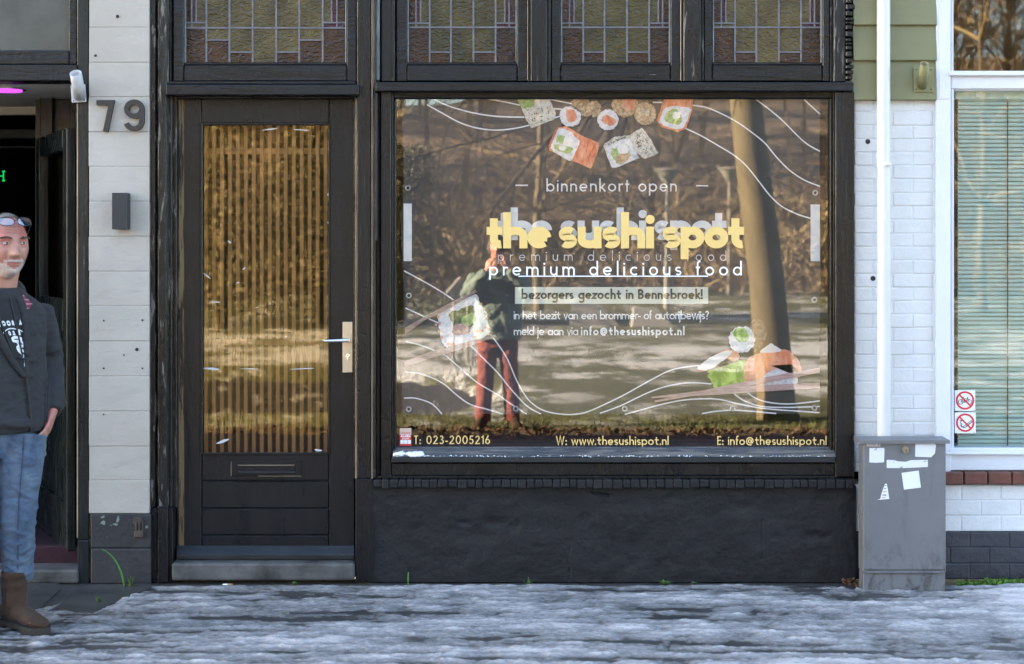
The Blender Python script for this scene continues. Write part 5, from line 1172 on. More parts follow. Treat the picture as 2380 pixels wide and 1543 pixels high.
for (i, d, l, r) in [(4, (-1, -.15, .25), 2.8, .05), (4, (-.9, -.5, .7), 3.0, .06), (4, (.9, -.2, .4), 2.6, .05), (4, (-.5, .12, .6), 2.2, .035), (5, (-.8, -.3, .8), 3, .06), (5, (.8, -.3, .8), 3, .06), (5, (.1, -.9, .8), 2.6, .05), (5, (-.6, .2, 1), 2.4, .05), (6, (-.4, -.2, 1), 2.4, .035), (6, (.4, -.4, 1), 2.4, .035), (4, (-1, -.4, -.05), 3.0, .035), (4, (-.8, -.35, -.12), 1.7, .028), (4, (.7, -.1, -.1), 1.8, .028)]:
    grow(m, tp[i], Vector(d), l, r, 3, q, .05, .7)
for (dx, dy_, dz, l, dr) in ((-1, .0, .0, 3.4, .10), (-.9, -.2, -.1, 3.0, .09), (-1, -.1, .25, 3.8, .12), (-.7, .05, -.25, 2.4, .08), (-.5, -.1, -.3, 2.0, .10), (.6, -.1, -.1, 1.8, .12)):
    grow(m, tp[4] + Vector((0, 0, -.35)), Vector((dx, dy_, dz)), l, .036, 3, q, dr, .55)
m.build('crown', M['twig_dark'], big)
def sapling(x, Y, h, r, seed, label, mat='bark_pale'):
    t = thing('bare_tree', (x, -Y, gz(x, Y)), label, 'tree', 'bare young trees in the park'); q = random.Random(seed); b = Vector((x, -Y, gz(x, Y) - .05)); m = MB()
    pts = [b + Vector((.06 * math.sin(k * 1.3 + seed), 0, h * k / 6)) for k in range(7)]; m.tube(pts, [r * (1 - .13 * k) for k in range(7)], 8); m.build('trunk', M[mat], t)
    m = MB()
    for _ in range(11): k = q.randint(2, 6); a = q.uniform(0, 6.28); grow(m, pts[k], Vector((math.cos(a), math.sin(a), q.uniform(.5, 1.1))), h * q.uniform(.2, .36), r * .35, 2, q, 0, .6)
    m.build('crown', M['twigs'], t)
for a in ((-3.4, 32, 7, .13, 1, 'slim pale tree reflected above the first letters'), (-6.9, 22, 4.2, .07, 2, 'thin leaning pale tree reflected in the door glass'), (1.0, 36, 8.5, .15, 3, 'forked pale tree reflected left of the lamp post'), (13, 34, 9, .16, 4, 'pale tree reflected toward the right house'), (17.5, 30, 10, .2, 5, 'tall pale tree reflected in the upper right window')): sapling(*a)
# park lamp posts, information board, concrete blocks
M['lampgrey'] = plain('sunlit_lamp_post', (0.24, 0.22, 0.18), .5, .1)
M['opal'] = plain('opal_lamp_glass', (0.26, 0.25, 0.21), .3, .05)
def lamp(x, Y, h, label):
    b = Vector((x, -Y, gz(x, Y))); t = thing('park_lamp', b, label, 'street lamp', 'park lamp posts'); m = MB()
    m.tube([b, b + Vector((0, 0, 1)), b + Vector((.02, 0, h - .5))], [.09, .06, .045], 10); m.build('lamp_pole', M['lampgrey'], t)
    c = b + Vector((.02, 0, h)); m = MB(); m.tube([c - Vector((0, 0, .5)), c - Vector((0, 0, .42)), c - Vector((0, 0, .08))], [.07, .14, .36], 18); m.build('lamp_bowl', M['opal'], t)
    m = MB(); m.tube([c - Vector((0, 0, .079)), c - Vector((0, 0, .04)), c], [.42, .4, .1], 18); m.build('lamp_cap', M['lampgrey'], t)
lamp(4.75, 37, 4.1, 'conical park lamp reflected under the right sushi roll'); lamp(7.6, 44, 4.3, 'second conical park lamp reflected beside the big tree trunk')
b = Vector((-.68, -16.2, gz(-.68, 16.2))); t = thing('information_board', b, 'tilted information board on two posts across the road', 'board'); m = MB()
for s in (-.09, .13): m.tube([b + Vector((s, 0, -.1)), b + Vector((s, 0, 1.0))], .022, 8)
m.build('board_posts', M['lampgrey'], t)
m = MB(); q0 = MB(); q0.box(-.17, .17, -.02, .02, -.13, .13, .006); rt = Matrix.Rotation(R(-48), 3, 'Y') @ Matrix.Rotation(R(-30), 3, 'X'); m.add([b + Vector((-.02, 0, 1.15)) + rt @ Vector(v) for v in q0.v], q0.f); m.build('board_panel', M['kerb'], t)
for (x, Y, s, lb) in ((2.1, 27, .6, 'tapered concrete block on the snowy lawn, left one of the pair'), (3.3, 26, .5, 'tapered concrete block on the snowy lawn, right one of the pair')):
    z = gz(x, Y); m = MB(); a = s
    m.add([(x - a, -Y - a * .6, z - .1), (x + a, -Y - a * .6, z - .1), (x + a, -Y + a * .6, z - .1), (x - a, -Y + a * .6, z - .1), (x - a * .9, -Y - a * .35, z + a * .8), (x + a * .1, -Y - a * .35, z + a * .8), (x + a * .1, -Y + a * .35, z + a * .8), (x - a * .9, -Y + a * .35, z + a * .8)], [(3, 2, 1, 0), (4, 5, 6, 7), (0, 1, 5, 4), (1, 2, 6, 5), (2, 3, 7, 6), (3, 0, 4, 7)])
    m.top('concrete_block', M['kerb'], (x, -Y, z), lb, 'concrete block', 'concrete blocks in the park')
# ================================================================ people
def skinmat(name, base, flush, stub=None, zmouth=None):
    n = NT(name); p = n.pos(obj=True)
    c = n.ramp(n.noise(p, 28, 5, .6), [(.3, sc(base, .86)), (.7, sc(base, 1.1))])
    c = n.mix(n.ramp(n.noise(p, 9, 3, .5), [(.44, 0), (.62, .85)]), c, flush)
    n.set(col=c, rough=.5, sss=.06); n.bump(n.noise(p, 130, 4, .6), .3, .003); return n
def head_verts(C, yaw, s=1.0, pitch=0.0, grow=0.0, nu=60, nv=48):
    """a lat-long head; returns rows of points. local: x lateral, -y the face, z up"""
    G = lambda a, b, w: math.exp(-((a - b) / w) ** 2)
    rows = []; rt = Matrix.Rotation(yaw, 3, 'Z') @ Matrix.Rotation(pitch, 3, 'X')
    for j in range(nv + 1):
        ph = math.pi * j / nv; row = []
        for i in range(nu):
            a = 2 * math.pi * i / nu
            x = .077 * math.sin(ph) * math.sin(a); y = -.098 * math.sin(ph) * math.cos(a); z = .122 * math.cos(ph); t = z / .122
            if t < 0: x *= 1 - .30 * t * t
            f = max(0.0, -y / .098)
            if t < -.25 and y > 0: y *= 1 - .5 * min(1, (-t - .25) / .5)
            if y < 0: y *= .95 + .10 * min(1, max(0, -t))        # square off jaw
            if y < 0 and t < -.5: y -= .018 * min(1, (-t - .5) / .3) * f * .8
            if y < 0:
                d = 0
                d += .006 * G(z, .034, .012) * G(abs(x), .028, .03)                       # brow
                d -= .014 * G(z, .014, .013) * G(abs(x), .033, .015)                      # sockets
                d += .004 * G(z, .012, .007) * G(abs(x), .033, .012)                      # lids
                nz = 1 if -.034 < z < .02 else 0
                prof = max(0, min(1, (.026 - z) / .058)) if z > -.034 else max(0, 1 - (-.034 - z) / .010)
                d += .027 * prof * G(x, 0, .0125 + .004 * max(0, -z / .034))              # nose
                d += .008 * G(z, -.030, .009) * G(abs(x), .014, .007)                     # nostril wings
                d += .006 * G(z, -.014, .022) * G(abs(x), .046, .02)                      # cheeks
                d -= .007 * G(z, -.036, .018) * G(abs(x), .029, .006); d -= .0022 * (G(z, .062, .003) + G(z, .074, .003) + G(z, .050, .0025)) * G(x, 0, .045)                     # fold
                d += .007 * G(z, -.056, .006) * G(x, 0, .022) + .007 * G(z, -.069, .006) * G(x, 0, .019) - .004 * G(z, -.0625, .003) * G(x, 0, .024)
                d += .009 * G(z, -.098, .016) * G(x, 0, .024) - .004 * G(z, -.081, .006) * G(x, 0, .02)
                y -= d * min(1, f * 2.2)
            v = Vector((x, y, z))
            if grow: v += v.normalized() * grow
            row.append(C + rt @ (v * s))
        rows.append(row)
    return rows, rt
def sheet(mb, rows, keep=None, mi=0):
    nu = len(rows[0]); vs = [p for r in rows for p in r]; fs = []
    for j in range(len(rows) - 1):
        for i in range(nu):
            if keep is None or keep(j, i): fs.append((j * nu + i, (j + 1) * nu + i, (j + 1) * nu + (i + 1) % nu, j * nu + (i + 1) % nu))
    mb.add(vs, fs, mi, True)
def hand(mb, w, d, nrm, sgn=1, curl=.5, s=1.0, thumb=.6):
    """palm and five fingers: w wrist, d pointing direction, nrm out of the back of the hand"""
    d = d.normalized(); nrm = (nrm - d * nrm.dot(d)).normalized(); side = d.cross(nrm) * sgn
    rings = []
    for (l, wd, th) in ((-.02, .027, .021), (.0, .029, .02), (.04, .038, .017), (.075, .042, .015), (.092, .038, .012)):
        rings.append([w + d * l * s + side * wd * s * math.cos(2 * math.pi * k / 14) + nrm * th * s * math.sin(2 * math.pi * k / 14) for k in range(14)])
    mb.loft(rings)
    for k, (off, l0, r) in enumerate(((-.031, .072, .0088), (-.010, .082, .0092), (.011, .076, .009), (.030, .060, .0078))):
        p = w + d * .082 * s + side * off * s; pts = [p - d * .02 * s]; rad = [r * s]; ang = 0.0; dd = d
        for q in range(3):
            ang += curl * (.7 + .15 * k * .5); dd = d * math.cos(ang) - nrm * math.sin(ang); pts.append((p if q == 0 else pts[-1]) + dd * l0 * s * (.45, .32, .23)[q]); rad.append(r * s * (1, .92, .78)[q])
        mb.tube(pts, rad, 8)
    p = w + d * .02 * s - side * .03 * s; td = (d * .6 - side * .75 - nrm * .25).normalized(); t2 = (d * .9 - side * (.3 - thumb * .2) - nrm * .4 * thumb).normalized()
    mb.tube([p, p + td * .035 * s, p + td * .035 * s + t2 * .03 * s, p + td * .035 * s + t2 * .052 * s], [.014 * s, .012 * s, .0105 * s, .008 * s], 8)
def solid(o, voxel, smooth=2, disp=0.0, size=.1, fac=.5):
    md = o.modifiers.new('union', 'REMESH'); md.mode = 'VOXEL'; md.voxel_size = voxel; md.use_smooth_shade = True
    if smooth: s_ = o.modifiers.new('soften', 'SMOOTH'); s_.iterations = smooth; s_.factor = fac
    if disp:
        for k, (st, sz) in enumerate(((disp, size), (disp * .45, size * .38))):
            tx_ = bpy.data.textures.new('folds', 'CLOUDS'); tx_.noise_scale = sz; tx_.noise_depth = 2
            d_ = o.modifiers.new('folds', 'DISPLACE'); d_.texture = tx_; d_.strength = st; d_.mid_level = .5; d_.texture_coords = 'LOCAL'
    return o
def folds(mb, pts, rad, spans, seed, w=.0085):
    """soft cloth ridges wrapped part of the way round a limb"""
    q = random.Random(seed); pts = [Vector(p) for p in pts]; N = len(pts) - 1
    for (t0, t1, n_) in spans:
        for _ in range(n_):
            t = q.uniform(t0, t1); a0 = q.uniform(0, 6.28); sp = q.uniform(.8, 2.3); sl = q.uniform(-.10, .10); out = []; rr = []
            for k in range(9):
                f = k / 8; tt = min(.999, max(0, t + sl * (f - .5) + .015 * math.sin(f * 5 + a0))) * N; i = int(tt); g = tt - i
                c = pts[i].lerp(pts[i + 1], g); r = rad[i] + (rad[i + 1] - rad[i]) * g; ax = (pts[i + 1] - pts[i]).normalized()
                e1 = ax.cross(Vector((0, 1, 0.1))).normalized(); e2 = ax.cross(e1); a = a0 + sp * f
                out.append(c + (e1 * math.cos(a) + e2 * math.sin(a)) * (r - .0005)); rr.append(w * (.25 + .75 * math.sin(math.pi * f)) * q.uniform(.8, 1.15))
            mb.tube(out, rr, 8)
def ring(c, rx, ry, n=28, yaw=0.0, ex=2.3):
    out = []; cy_, sy_ = math.cos(yaw), math.sin(yaw)
    for k in range(n):
        a = 2 * math.pi * k / n; ca, sa = math.cos(a), math.sin(a)
        x = rx * math.copysign(abs(ca) ** (2 / ex), ca); y = ry * math.copysign(abs(sa) ** (2 / ex), sa)
        out.append(Vector((c[0] + x * cy_ - y * sy_, c[1] + x * sy_ + y * cy_, c[2])))
    return out
# ---------------------------------------------------------------- the man at the doorway
yp = -.855
kp = (D + yp) / (D * PX)
OX = (2 - 1170) * kp
man = Vector((OX, yp, 0)); YAW = R(47)
ry_ = Matrix.Rotation(YAW, 3, 'Z')
L2 = lambda x, y, z: man + ry_ @ Vector((x, y, 0)) + Vector((0, 0, z))
ZZ = lambda v: (1355 - v) / 475.0 * 0 + H - (v - 575) * kp
HC = Vector(((23 - 1170) * kp, yp - .045, ZZ(571) - .004)); HS = 1.13; FY = R(38)
n = skinmat('weathered_skin', (0.40, 0.205, 0.15), (0.38, 0.105, 0.09)); M['skin'] = n.m
body = MB()
rows, frt = head_verts(HC, FY, HS); sheet(body, rows)
hl = lambda x, y, z: HC + frt @ (Vector((x, y, z)) * HS)
for s in (-1, 1): body.ball(hl(.078 * s, .012, -.004), (.009, .020, .034), 12, 10, rot=frt @ Matrix.Rotation(R(18 * s), 3, 'Z'))
nb = L2(0, .02, ZZ(716)); body.loft([ring(nb + Vector((0, 0, -.05)), .075, .07, 20), ring(nb, .066, .064, 20), ring(nb.lerp(HC, .45) + Vector((0, .012, 0)), .061, .062, 20), ring(HC + Vector((0, .02, -.05)), .058, .062, 20)])
SH = ZZ(712)
body.loft([ring(L2(0, 0, z), a, b_, 24, YAW) for z, a, b_ in ((.84, .155, .10), (1.0, .15, .10), (1.15, .16, .105), (1.3, .17, .105), (SH, .14, .08), (SH + .05, .07, .06))])
sh = {s: L2(.19 * s, .01, SH - .035) for s in (-1, 1)}
el = {1: L2(.275, .075, ZZ(850)), -1: L2(-.27, .07, ZZ(850))}
wr = {1: L2(.205, -.075, ZZ(962)), -1: L2(-.205, -.075, ZZ(962))}
for s in (-1, 1):
    body.tube([sh[s], sh[s].lerp(el[s], .5), el[s], el[s].lerp(wr[s], .5), wr[s]], [.055, .048, .042, .036, .028], 12)
    dd = L2(.135 * s, -.125, .80) - wr[s]; hand(body, wr[s], dd, L2(.3 * s, -.18, 0) - L2(0, 0, 0), s, .28, 1.05)
hip = {1: L2(.092, .0, .84), -1: L2(-.092, .02, .84)}
kn = {1: Vector(((47 - 1170) * kp, yp - .03, ZZ(1195))), -1: L2(-.11, .0, .49)}
an = {1: Vector(((37 - 1170) * kp, yp - .01, .12)), -1: L2(-.13, .04, .12)}
for s in (-1, 1): body.tube([hip[s], kn[s], an[s]], [.075, .045, .03], 12)
pn = thing('person', man, 'grey-bearded man in dark hoodie and blue jeans standing by the open doorway', 'person')
ob = solid(body.build('body', M['skin'], pn), .0048, 2, fac=.4)
# face: eyes, brows, lips, stubble, hair
M['eye'] = plain('eye_white', (0.50, 0.44, 0.42), .25, .03); M['iris'] = plain('grey_iris', (0.03, 0.035, 0.04), .15, .1)
M['brow'] = plain('sandy_brow_hair', (0.10, 0.06, 0.04), .8, .3, 200)
n = NT('grey_stubble'); p = n.pos(obj=True); n.set(col=n.ramp(n.noise(p, 260, 3, .7), [(.32, (0.35, 0.22, 0.18)), (.62, (0.47, 0.41, 0.38))]), rough=.8); n.bump(n.noise(p, 400, 2), .6, .002); M['stubble'] = n.m
n = NT('short_grey_hair'); p = n.pos((1, 1, .3), obj=True); n.set(col=n.ramp(n.noise(p, 150, 4, .7), [(.35, (0.12, 0.105, 0.09)), (.65, (0.27, 0.25, 0.23))]), rough=.75); n.bump(n.noise(p, 160, 4), 1, .006); M['greyhair'] = n.m
M['lip'] = plain('lips', (0.24, 0.085, 0.075), .5, .1, 30)
for s in (-1, 1):
    m = MB(); c = hl(.0325 * s, -.083, .0125); m.ball(c, (.0125 * HS, .010, .0050), 14, 10, rot=frt); e = m.build('eye', M['eye'], pn)
    m = MB(); m.ball(c + frt @ Vector((.001, -.0066, .0005)), (.0058, .0042, .0050), 12, 8, rot=frt); m.build('iris', M['iris'], e)
    m = MB(); q = random.Random(3 + s)
    for _ in range(90):
        t_ = q.uniform(-1, 1); p = hl(s * (.033 + .019 * t_), -.0985 + .012 * (t_ * .5 + .5) ** 2 * (1 if True else 0), .031 + .004 * (1 - t_ * t_) + q.uniform(-.003, .003)); m.tube([p, p + frt @ Vector((s * .007, -.002, .001))], [.0014, .0006], 3, cap=False)
    m.build('eyebrow', M['brow'], pn)
    m = MB(); m.tube([hl(s * x, -.0915 + abs(x - .032) * .3, .0205 - (x - .032) ** 2 * 22) for x in (.018, .026, .033, .040, .047)], .0022, 6); m.build('eyelid', M['skin'], pn)
M['crease'] = plain('skin_crease', (0.27, 0.115, 0.085), .6, .1)
m = MB()
for (z, w) in ((.052, .040), (.063, .044), (.074, .040)): m.tube([hl(x_ * w, -.1005 + .030 * x_ * x_ * (w / .044) + (z - .05) * .42, z + .002 * math.sin(x_ * 5 + z * 90)) for x_ in (-1, -.6, -.2, .2, .6, 1)], [.0003, .0009, .001, .001, .0009, .0003], 5)
for s in (-1, 1): m.tube([hl(s * x_, y_, z_) for x_, y_, z_ in ((.019, -.106, -.028), (.028, -.101, -.042), (.033, -.095, -.058))], [.0005, .0013, .0005], 5); m.tube([hl(s * x_, y_, z_) for x_, y_, z_ in ((.020, -.0945, .001), (.032, -.0935, -.003), (.044, -.086, .001))], [.0004, .001, .0004], 5)
m.build('wrinkles', M['crease'], pn)
m = MB(); m.tube([hl(x, -.1045 + x * x * 9, -.0608 - .6 * x * x) for x in (-.024, -.012, 0, .012, .024)], [.001, .0022, .0026, .0022, .001], 6); m.build('mouth', M['lip'], pn)
nu, nv = 180, 144
rg_, _ = head_verts(HC, FY, HS, grow=.0012, nu=180, nv=144)
def kst(j, i):
    z = .122 * math.cos(math.pi * j / nv); a = (2 * math.pi * i / nu + math.pi) % (2 * math.pi) - math.pi; x = .077 * math.sin(math.pi * j / nv) * math.sin(a)
    if z < -.118 or abs(a) > 1.75: return False
    if z < -.076: return True
    jz = .004 * noise.noise(Vector((a * 9, z * 90, 1)))
    if -.0555 < z < -.040 + jz - abs(x) * .25 and abs(x) < .037: return True
    if .029 < abs(x) < .042 and -.085 < z < -.046 + jz: return True
    return z < -.052 - .022 * (1.2 - abs(a)) + jz and ((x / .027) ** 2 + ((z + .062) / .0085) ** 2 > 1)
m = MB(); sheet(m, rg_, kst); m.build('beard_stubble', M['stubble'], pn)
rh_, _ = head_verts(HC, FY, HS, grow=.0040, nu=180, nv=144)
def khair(j, i):
    t = math.cos(math.pi * j / nv); a = abs((2 * math.pi * i / nu + math.pi) % (2 * math.pi) - math.pi)
    hair = (.91 if a < .75 else (.91 - (a - .75) * 1.0 if a < 1.3 else (.36 - (a - 1.3) * 2.2 if a < 1.5 else (-.08 if a < 1.75 else -.5)))) + .035 * noise.noise(Vector((a * 14, t * 8, 2)))
    return t > hair
m = MB(); sheet(m, rh_, khair); 
q = random.Random(31)
for _ in range(1500):
    j = q.randint(1, nv - 30); i = q.randint(0, nu - 1)
    if khair(j, i): p = rh_[j][i]; d = (p - HC).normalized(); m.tube([p, p + (d * .003 + frt @ Vector((q.gauss(0, .004), .005, .001)))], [.0008, .0003], 3, cap=False)
m.build('hair', M['greyhair'], pn)
# glasses pushed up on the forehead
M['frame_dark'] = plain('dark_spectacle_frame', (0.02, 0.017, 0.02), .3, .1)
M['lens'] = glass('spectacle_lens', .28, (.85, .80, .85), 0)
gl = MB(); lens = MB(); gz_ = .094
for s in (-1, 1):
    c = Vector((.034 * s, -.0865 + .010, gz_)); pts = []
    for k in range(20):
        a = 2 * math.pi * k / 20; x = .0275 * math.copysign(abs(math.cos(a)) ** .7, math.cos(a)); z = .0155 * math.copysign(abs(math.sin(a)) ** .75, math.sin(a))
        pts.append(hl(c.x + x, c.y - .022 + z * .55 + abs(c.x + x) ** 2 * 4.5, c.z + z))
    gl.tube(pts + [pts[0]], .0021, 6); lens.poly(pts)
gl.tube([hl(-.008, -.098, gz_ + .003), hl(0, -.101, gz_ + .006), hl(.008, -.098, gz_ + .003)], .0022, 6)
for s in (-1, 1): gl.tube([hl(.062 * s, -.082, gz_ + .004), hl(.077 * s, -.05, gz_ - .01), hl(.083 * s, .02, gz_ - .055)], .002, 6)
go = gl.build('glasses', M['frame_dark'], pn); lens.build('lenses', M['lens'], go)
# hoodie
def fabric(name, c0, c1, s, fine=500, bump=.3, extra=None):
    n = NT(name); p = n.pos(obj=True); c = n.ramp(n.noise(p, s, 5, .6), [(.3, c0), (.7, c1)])
    c = n.mix(n.ramp(n.noise(p, fine, 2, .5), [(.3, .0), (.7, .35)]), c, sc(c1, 1.6))
    if extra: c = extra(n, p, c)
    n.set(col=c, rough=.9, sheen=.04); b = n.bump(n.noise(n.pos((1, 1, 2.1), obj=True, rot=(0, R(28), R(15))), 6.5, 2, .5, .25), .8, .05); n.bump(n.noise(p, fine * .6, 3, .6), bump, .003, b); return n.m
M['hoodie'] = fabric('charcoal_fleece', (0.013, 0.0134, 0.0158), (0.022, 0.0226, 0.0258), 8)
M['tee'] = fabric('black_tee', (0.010, 0.010, 0.011), (0.014, 0.014, 0.016), 8)
prof = [(ZZ(1002), .205, .150), (ZZ(985), .215, .158), (ZZ(955), .212, .158), (ZZ(900), .205, .158), (ZZ(830), .200, .152), (ZZ(770), .203, .140), (ZZ(730), .205, .128), (ZZ(705), .18, .112), (ZZ(684), .125, .095), (ZZ(668), .085, .08)]
def TS(th, z, off=0.0):
    """point on the hoodie at azimuth th (0 = chest), height z"""
    for (a, b_) in zip(prof[:-1], prof[1:]):
        if a[0] <= z <= b_[0] or b_ is prof[-1]:
            q = min(1, max(0, (z - a[0]) / (b_[0] - a[0]))); rx = a[1] + (b_[1] - a[1]) * q + off; ry = a[2] + (b_[2] - a[2]) * q + off; break
    s_, c_ = math.sin(th), -math.cos(th); ex = 2.3
    x = rx * math.copysign(abs(s_) ** (2 / ex), s_); y = ry * math.copysign(abs(c_) ** (2 / ex), c_)
    return L2(x, y + .012, z)
hb = MB(); hb.loft([[TS(2 * math.pi * k / 40, z) for k in range(40)] for z, _, _ in prof])
for s in (-1, 1):
    a, b_, c = sh[s], el[s], wr[s]
    hb.tube([a + (a - b_).normalized() * .02, a.lerp(b_, .3), a.lerp(b_, .7), b_, b_.lerp(c, .3), b_.lerp(c, .65), b_.lerp(c, .88)], [.064, .070, .066, .063, .064, .058, .054], 18)
    hb.tube([b_.lerp(c, .86), b_.lerp(c, 1.0)], [.047, .043], 16)
for s in (-1, 1): folds(hb, [sh[s], el[s], wr[s]], [.070, .064, .056], [(.30, .62, 14), (.72, .98, 14)], 40 + s)
folds(hb, [L2(0, .012, ZZ(1000)), L2(0, .012, ZZ(800))], [.178, .172], [(.0, .3, 7), (.3, .95, 6)], 50, .009)
hd = solid(hb.build('hoodie', M['hoodie'], pn), .0075, 4, .010, .12)
# hood and lapels
hm = MB(); NH = 26
for k in range(NH): pass
ctr = L2(0, .01, 0); hr = []
for k in range(NH + 1):
    th = R(-205 + 410 * k / NH) / 1.0
    th = R(42) + (2 * math.pi - R(84)) * k / NH; up = 1 - abs(k / NH - .5) * 2       # 0 at the front ends, 1 at the nape
    rr = .088 + .018 * up; zc = ZZ(700) + .085 * up ** .7; c = ctr + Vector((0, 0, zc)) + ry_ @ Vector((rr * math.sin(th), -rr * math.cos(th) * 1.0, 0)); out = ry_ @ Vector((math.sin(th), -math.cos(th), 0))
    w = .022 + .020 * up; hgt = .026 + .040 * up
    hr.append([c + out * w * math.cos(2 * math.pi * j / 12) + Vector((0, 0, hgt * math.sin(2 * math.pi * j / 12))) for j in range(12)])
hm.loft(hr); solid(hm.build('hood', M['hoodie'], pn), .007, 3, .016, .05)
zip_th = lambda z: R(6) + R(5) * (ZZ(850) - z) / .2
zt, zb = ZZ(690), ZZ(872)
mt = MB(); rws = []
for k in range(15):
    z = zb + (zt - zb) * k / 14; q = k / 14; t0 = zip_th(z) - R(1) - R(34) * q ** .8; t1 = zip_th(z) + R(10) * q
    rws.append([TS(t0 + (t1 - t0) * j / 8, z, .013) for j in range(9)])
vs = [p for r in rws for p in r]; mt.add(vs, [(j * 9 + i, j * 9 + i + 1, (j + 1) * 9 + i + 1, (j + 1) * 9 + i) for j in range(14) for i in range(8)], 0, True); mt.build('tee_shirt', M['tee'], pn)
def tpt(q, f, off): z = zb + (zt - zb) * q; t0 = zip_th(z) - R(1) - R(34) * q ** .8; t1 = zip_th(z) + R(10) * q; return TS(t0 + (t1 - t0) * f, z, off)
M['tee_print'] = plain('white_tee_print', (0.62, 0.65, 0.68), .7, .2, 80)
m = MB()
W3 = .17
def tee_text(s, q0, f0, f1, asc): text(m, s, 0, 1.0, 0, asc, .14, 0.0, lay=lambda x, y, dy: tpt(q0 + y, f0 + (f1 - f0) * x, .0145 - dy))
tee_text('VOOR A17', .66, .10, .98, .045 * 1.0) if False else None
def tline(pts, w): stroke_mesh(m, pts, False, w, lambda a: tpt(a[1], a[0], .0148))
for k, (s, f0) in enumerate((('V', .16), ('O', .30), ('O', .46), ('R', .62), ('A', .80), ('7', .93))):
    st, wd = glyph(s, .16)
    for ps, cl in [x for x in st if x[0] != 'disc']: stroke_mesh(m, [(f0 + a * .13, .655 + b * .055) for a, b in ps], cl, .022, lambda a: tpt(a[1], a[0], .0148))
for k, (s, f0) in enumerate((('0', .40), ('2', .55), ('E', .72))):
    st, wd = glyph(s, .16)
    for ps, cl in [x for x in st if x[0] != 'disc']: stroke_mesh(m, [(f0 + a * .16, .535 + b * .045) for a, b in ps], cl, .022, lambda a: tpt(a[1], a[0], .0148))
tline(smooth_path([(.2, .56), (.45, .61), (.7, .605), (.95, .55)]), .012)
for pts in ([(.45, .48), (.6, .505), (.8, .48), (.7, .455), (.5, .46), (.45, .48)], [(.6, .46), (.65, .40), (.55, .36), (.8, .33)], [(.75, .45), (.9, .40), (.7, .38), (.6, .31)], [(.55, .34), (.75, .27), (.95, .27)], [(.8, .33), (.9, .24), (.8, .17), (.95, .12)], [(.65, .27), (.8, .2), (.7, .14)]): tline(smooth_path(pts, 4), .035)
m.build('tee_print', M['tee_print'], pn)
for s_ in (0, 1):
    m = MB(); pts = [tpt(k / 16, s_ * 1.0, .006 + .006 * math.sin(k / 16 * 3.1)) for k in range(17)]; m.tube(pts, [.012 + .010 * (k / 16) for k in range(17)], 10); solid(m.build('lapel', M['hoodie'], pn), .006, 2)
m = MB(); m.tube([TS(zip_th(z), z, .011) for z in [ZZ(1001) + (ZZ(868) - ZZ(1001)) * k / 10 for k in range(11)]], .0042, 6); m.tube([TS(zip_th(z) + R(1), z, .016) for z in (ZZ(868), ZZ(877))], [.004, .003], 6); m.build('zip', M['digit'], pn)
m = MB(); m.tube([TS(R(38) + R(10) * k / 6, ZZ(985) + (ZZ(880) - ZZ(985)) * k / 6 + .0, .012) for k in range(7)], .0035, 6); m.tube([TS(-R(28) - R(10) * k / 6, ZZ(985) + (ZZ(880) - ZZ(985)) * k / 6, .012) for k in range(7)], .0035, 6); m.build('pocket_seam', M['hoodie'], pn)
for f in (.30, .74):
    m = MB(); m.tube([tpt(1 - k / 8 * .75, f - .05 * k / 8, .017) for k in range(9)], .0035, 6); m.build('drawstring', M['black'], pn)
# plaid collar
n = NT('red_plaid'); p = n.pos(obj=True); xs = n.sep(p)
wx = n.math('FRACT', n.math('MULTIPLY', xs[0], 70)); wz = n.math('FRACT', n.math('MULTIPLY', xs[2], 55))
c = n.mix(n.math('MULTIPLY', n.math('GREATER_THAN', wx, .6), .8), (0.24, 0.025, 0.05), (0.05, 0.02, 0.04)); c = n.mix(n.math('MULTIPLY', n.math('GREATER_THAN', wz, .72), .7), c, (0.45, 0.28, 0.32)); n.set(col=c, rough=.8); M['plaid'] = n.m
for s in (-1, 1):
    m = MB(); b0 = [(.070 * s, -.035, ZZ(668)), (.062 * s, -.078, ZZ(682)), (.034 * s, -.112, ZZ(705)), (.052 * s, -.122, ZZ(727)), (.094 * s, -.10, ZZ(706)), (.098 * s, -.04, ZZ(690))]
    m.prism([L2(*p) for p in b0], ry_ @ Vector((0, .006, 0))); m.build('shirt_collar', M['plaid'], pn)
# jeans
def denim(n, p, c):
    xs = n.sep(p); f = n.noise(n.pos((1, 1, .55), obj=True), 6.5, 6, .65, .5)
    c = n.mix(n.ramp(f, [(.38, 0), (.72, .85)]), c, (0.13, 0.17, 0.22))
    return n.mix(n.ramp(n.noise(n.pos((1, 1, 2.5), obj=True), 12, 5, .7, .8), [(.50, 0), (.72, .6)]), c, (0.016, 0.03, 0.065))
M['denim'] = fabric('washed_denim', (0.020, 0.037, 0.075), (0.043, 0.072, 0.125), 10, 420, .3, denim)
M['denim_dark'] = plain('denim_seam', (0.03, 0.046, 0.078), .9, .3, 40)
jm = MB()
jm.loft([ring(L2(0, .015, z), a, b_, 28, YAW) for z, a, b_ in ((.74, .165, .115), (.82, .18, .128), (.90, .178, .126), (.98, .17, .12))])
lf_ = [(Vector(((55 - 1170) * kp, yp + .0, ZZ(1010))), .098), (Vector(((54 - 1170) * kp, yp - .02, ZZ(1075))), .093), (Vector(((50 - 1170) * kp, yp - .03, ZZ(1140))), .082), (Vector(((47 - 1170) * kp, yp - .035, ZZ(1210))), .072), (Vector(((43 - 1170) * kp, yp - .01, ZZ(1275))), .069), (Vector(((40 - 1170) * kp, yp + .01, ZZ(1330))), .062), (Vector(((40 - 1170) * kp, yp + .012, ZZ(1345))), .060)]
jm.tube([p for p, _ in lf_], [r for _, r in lf_], 22)
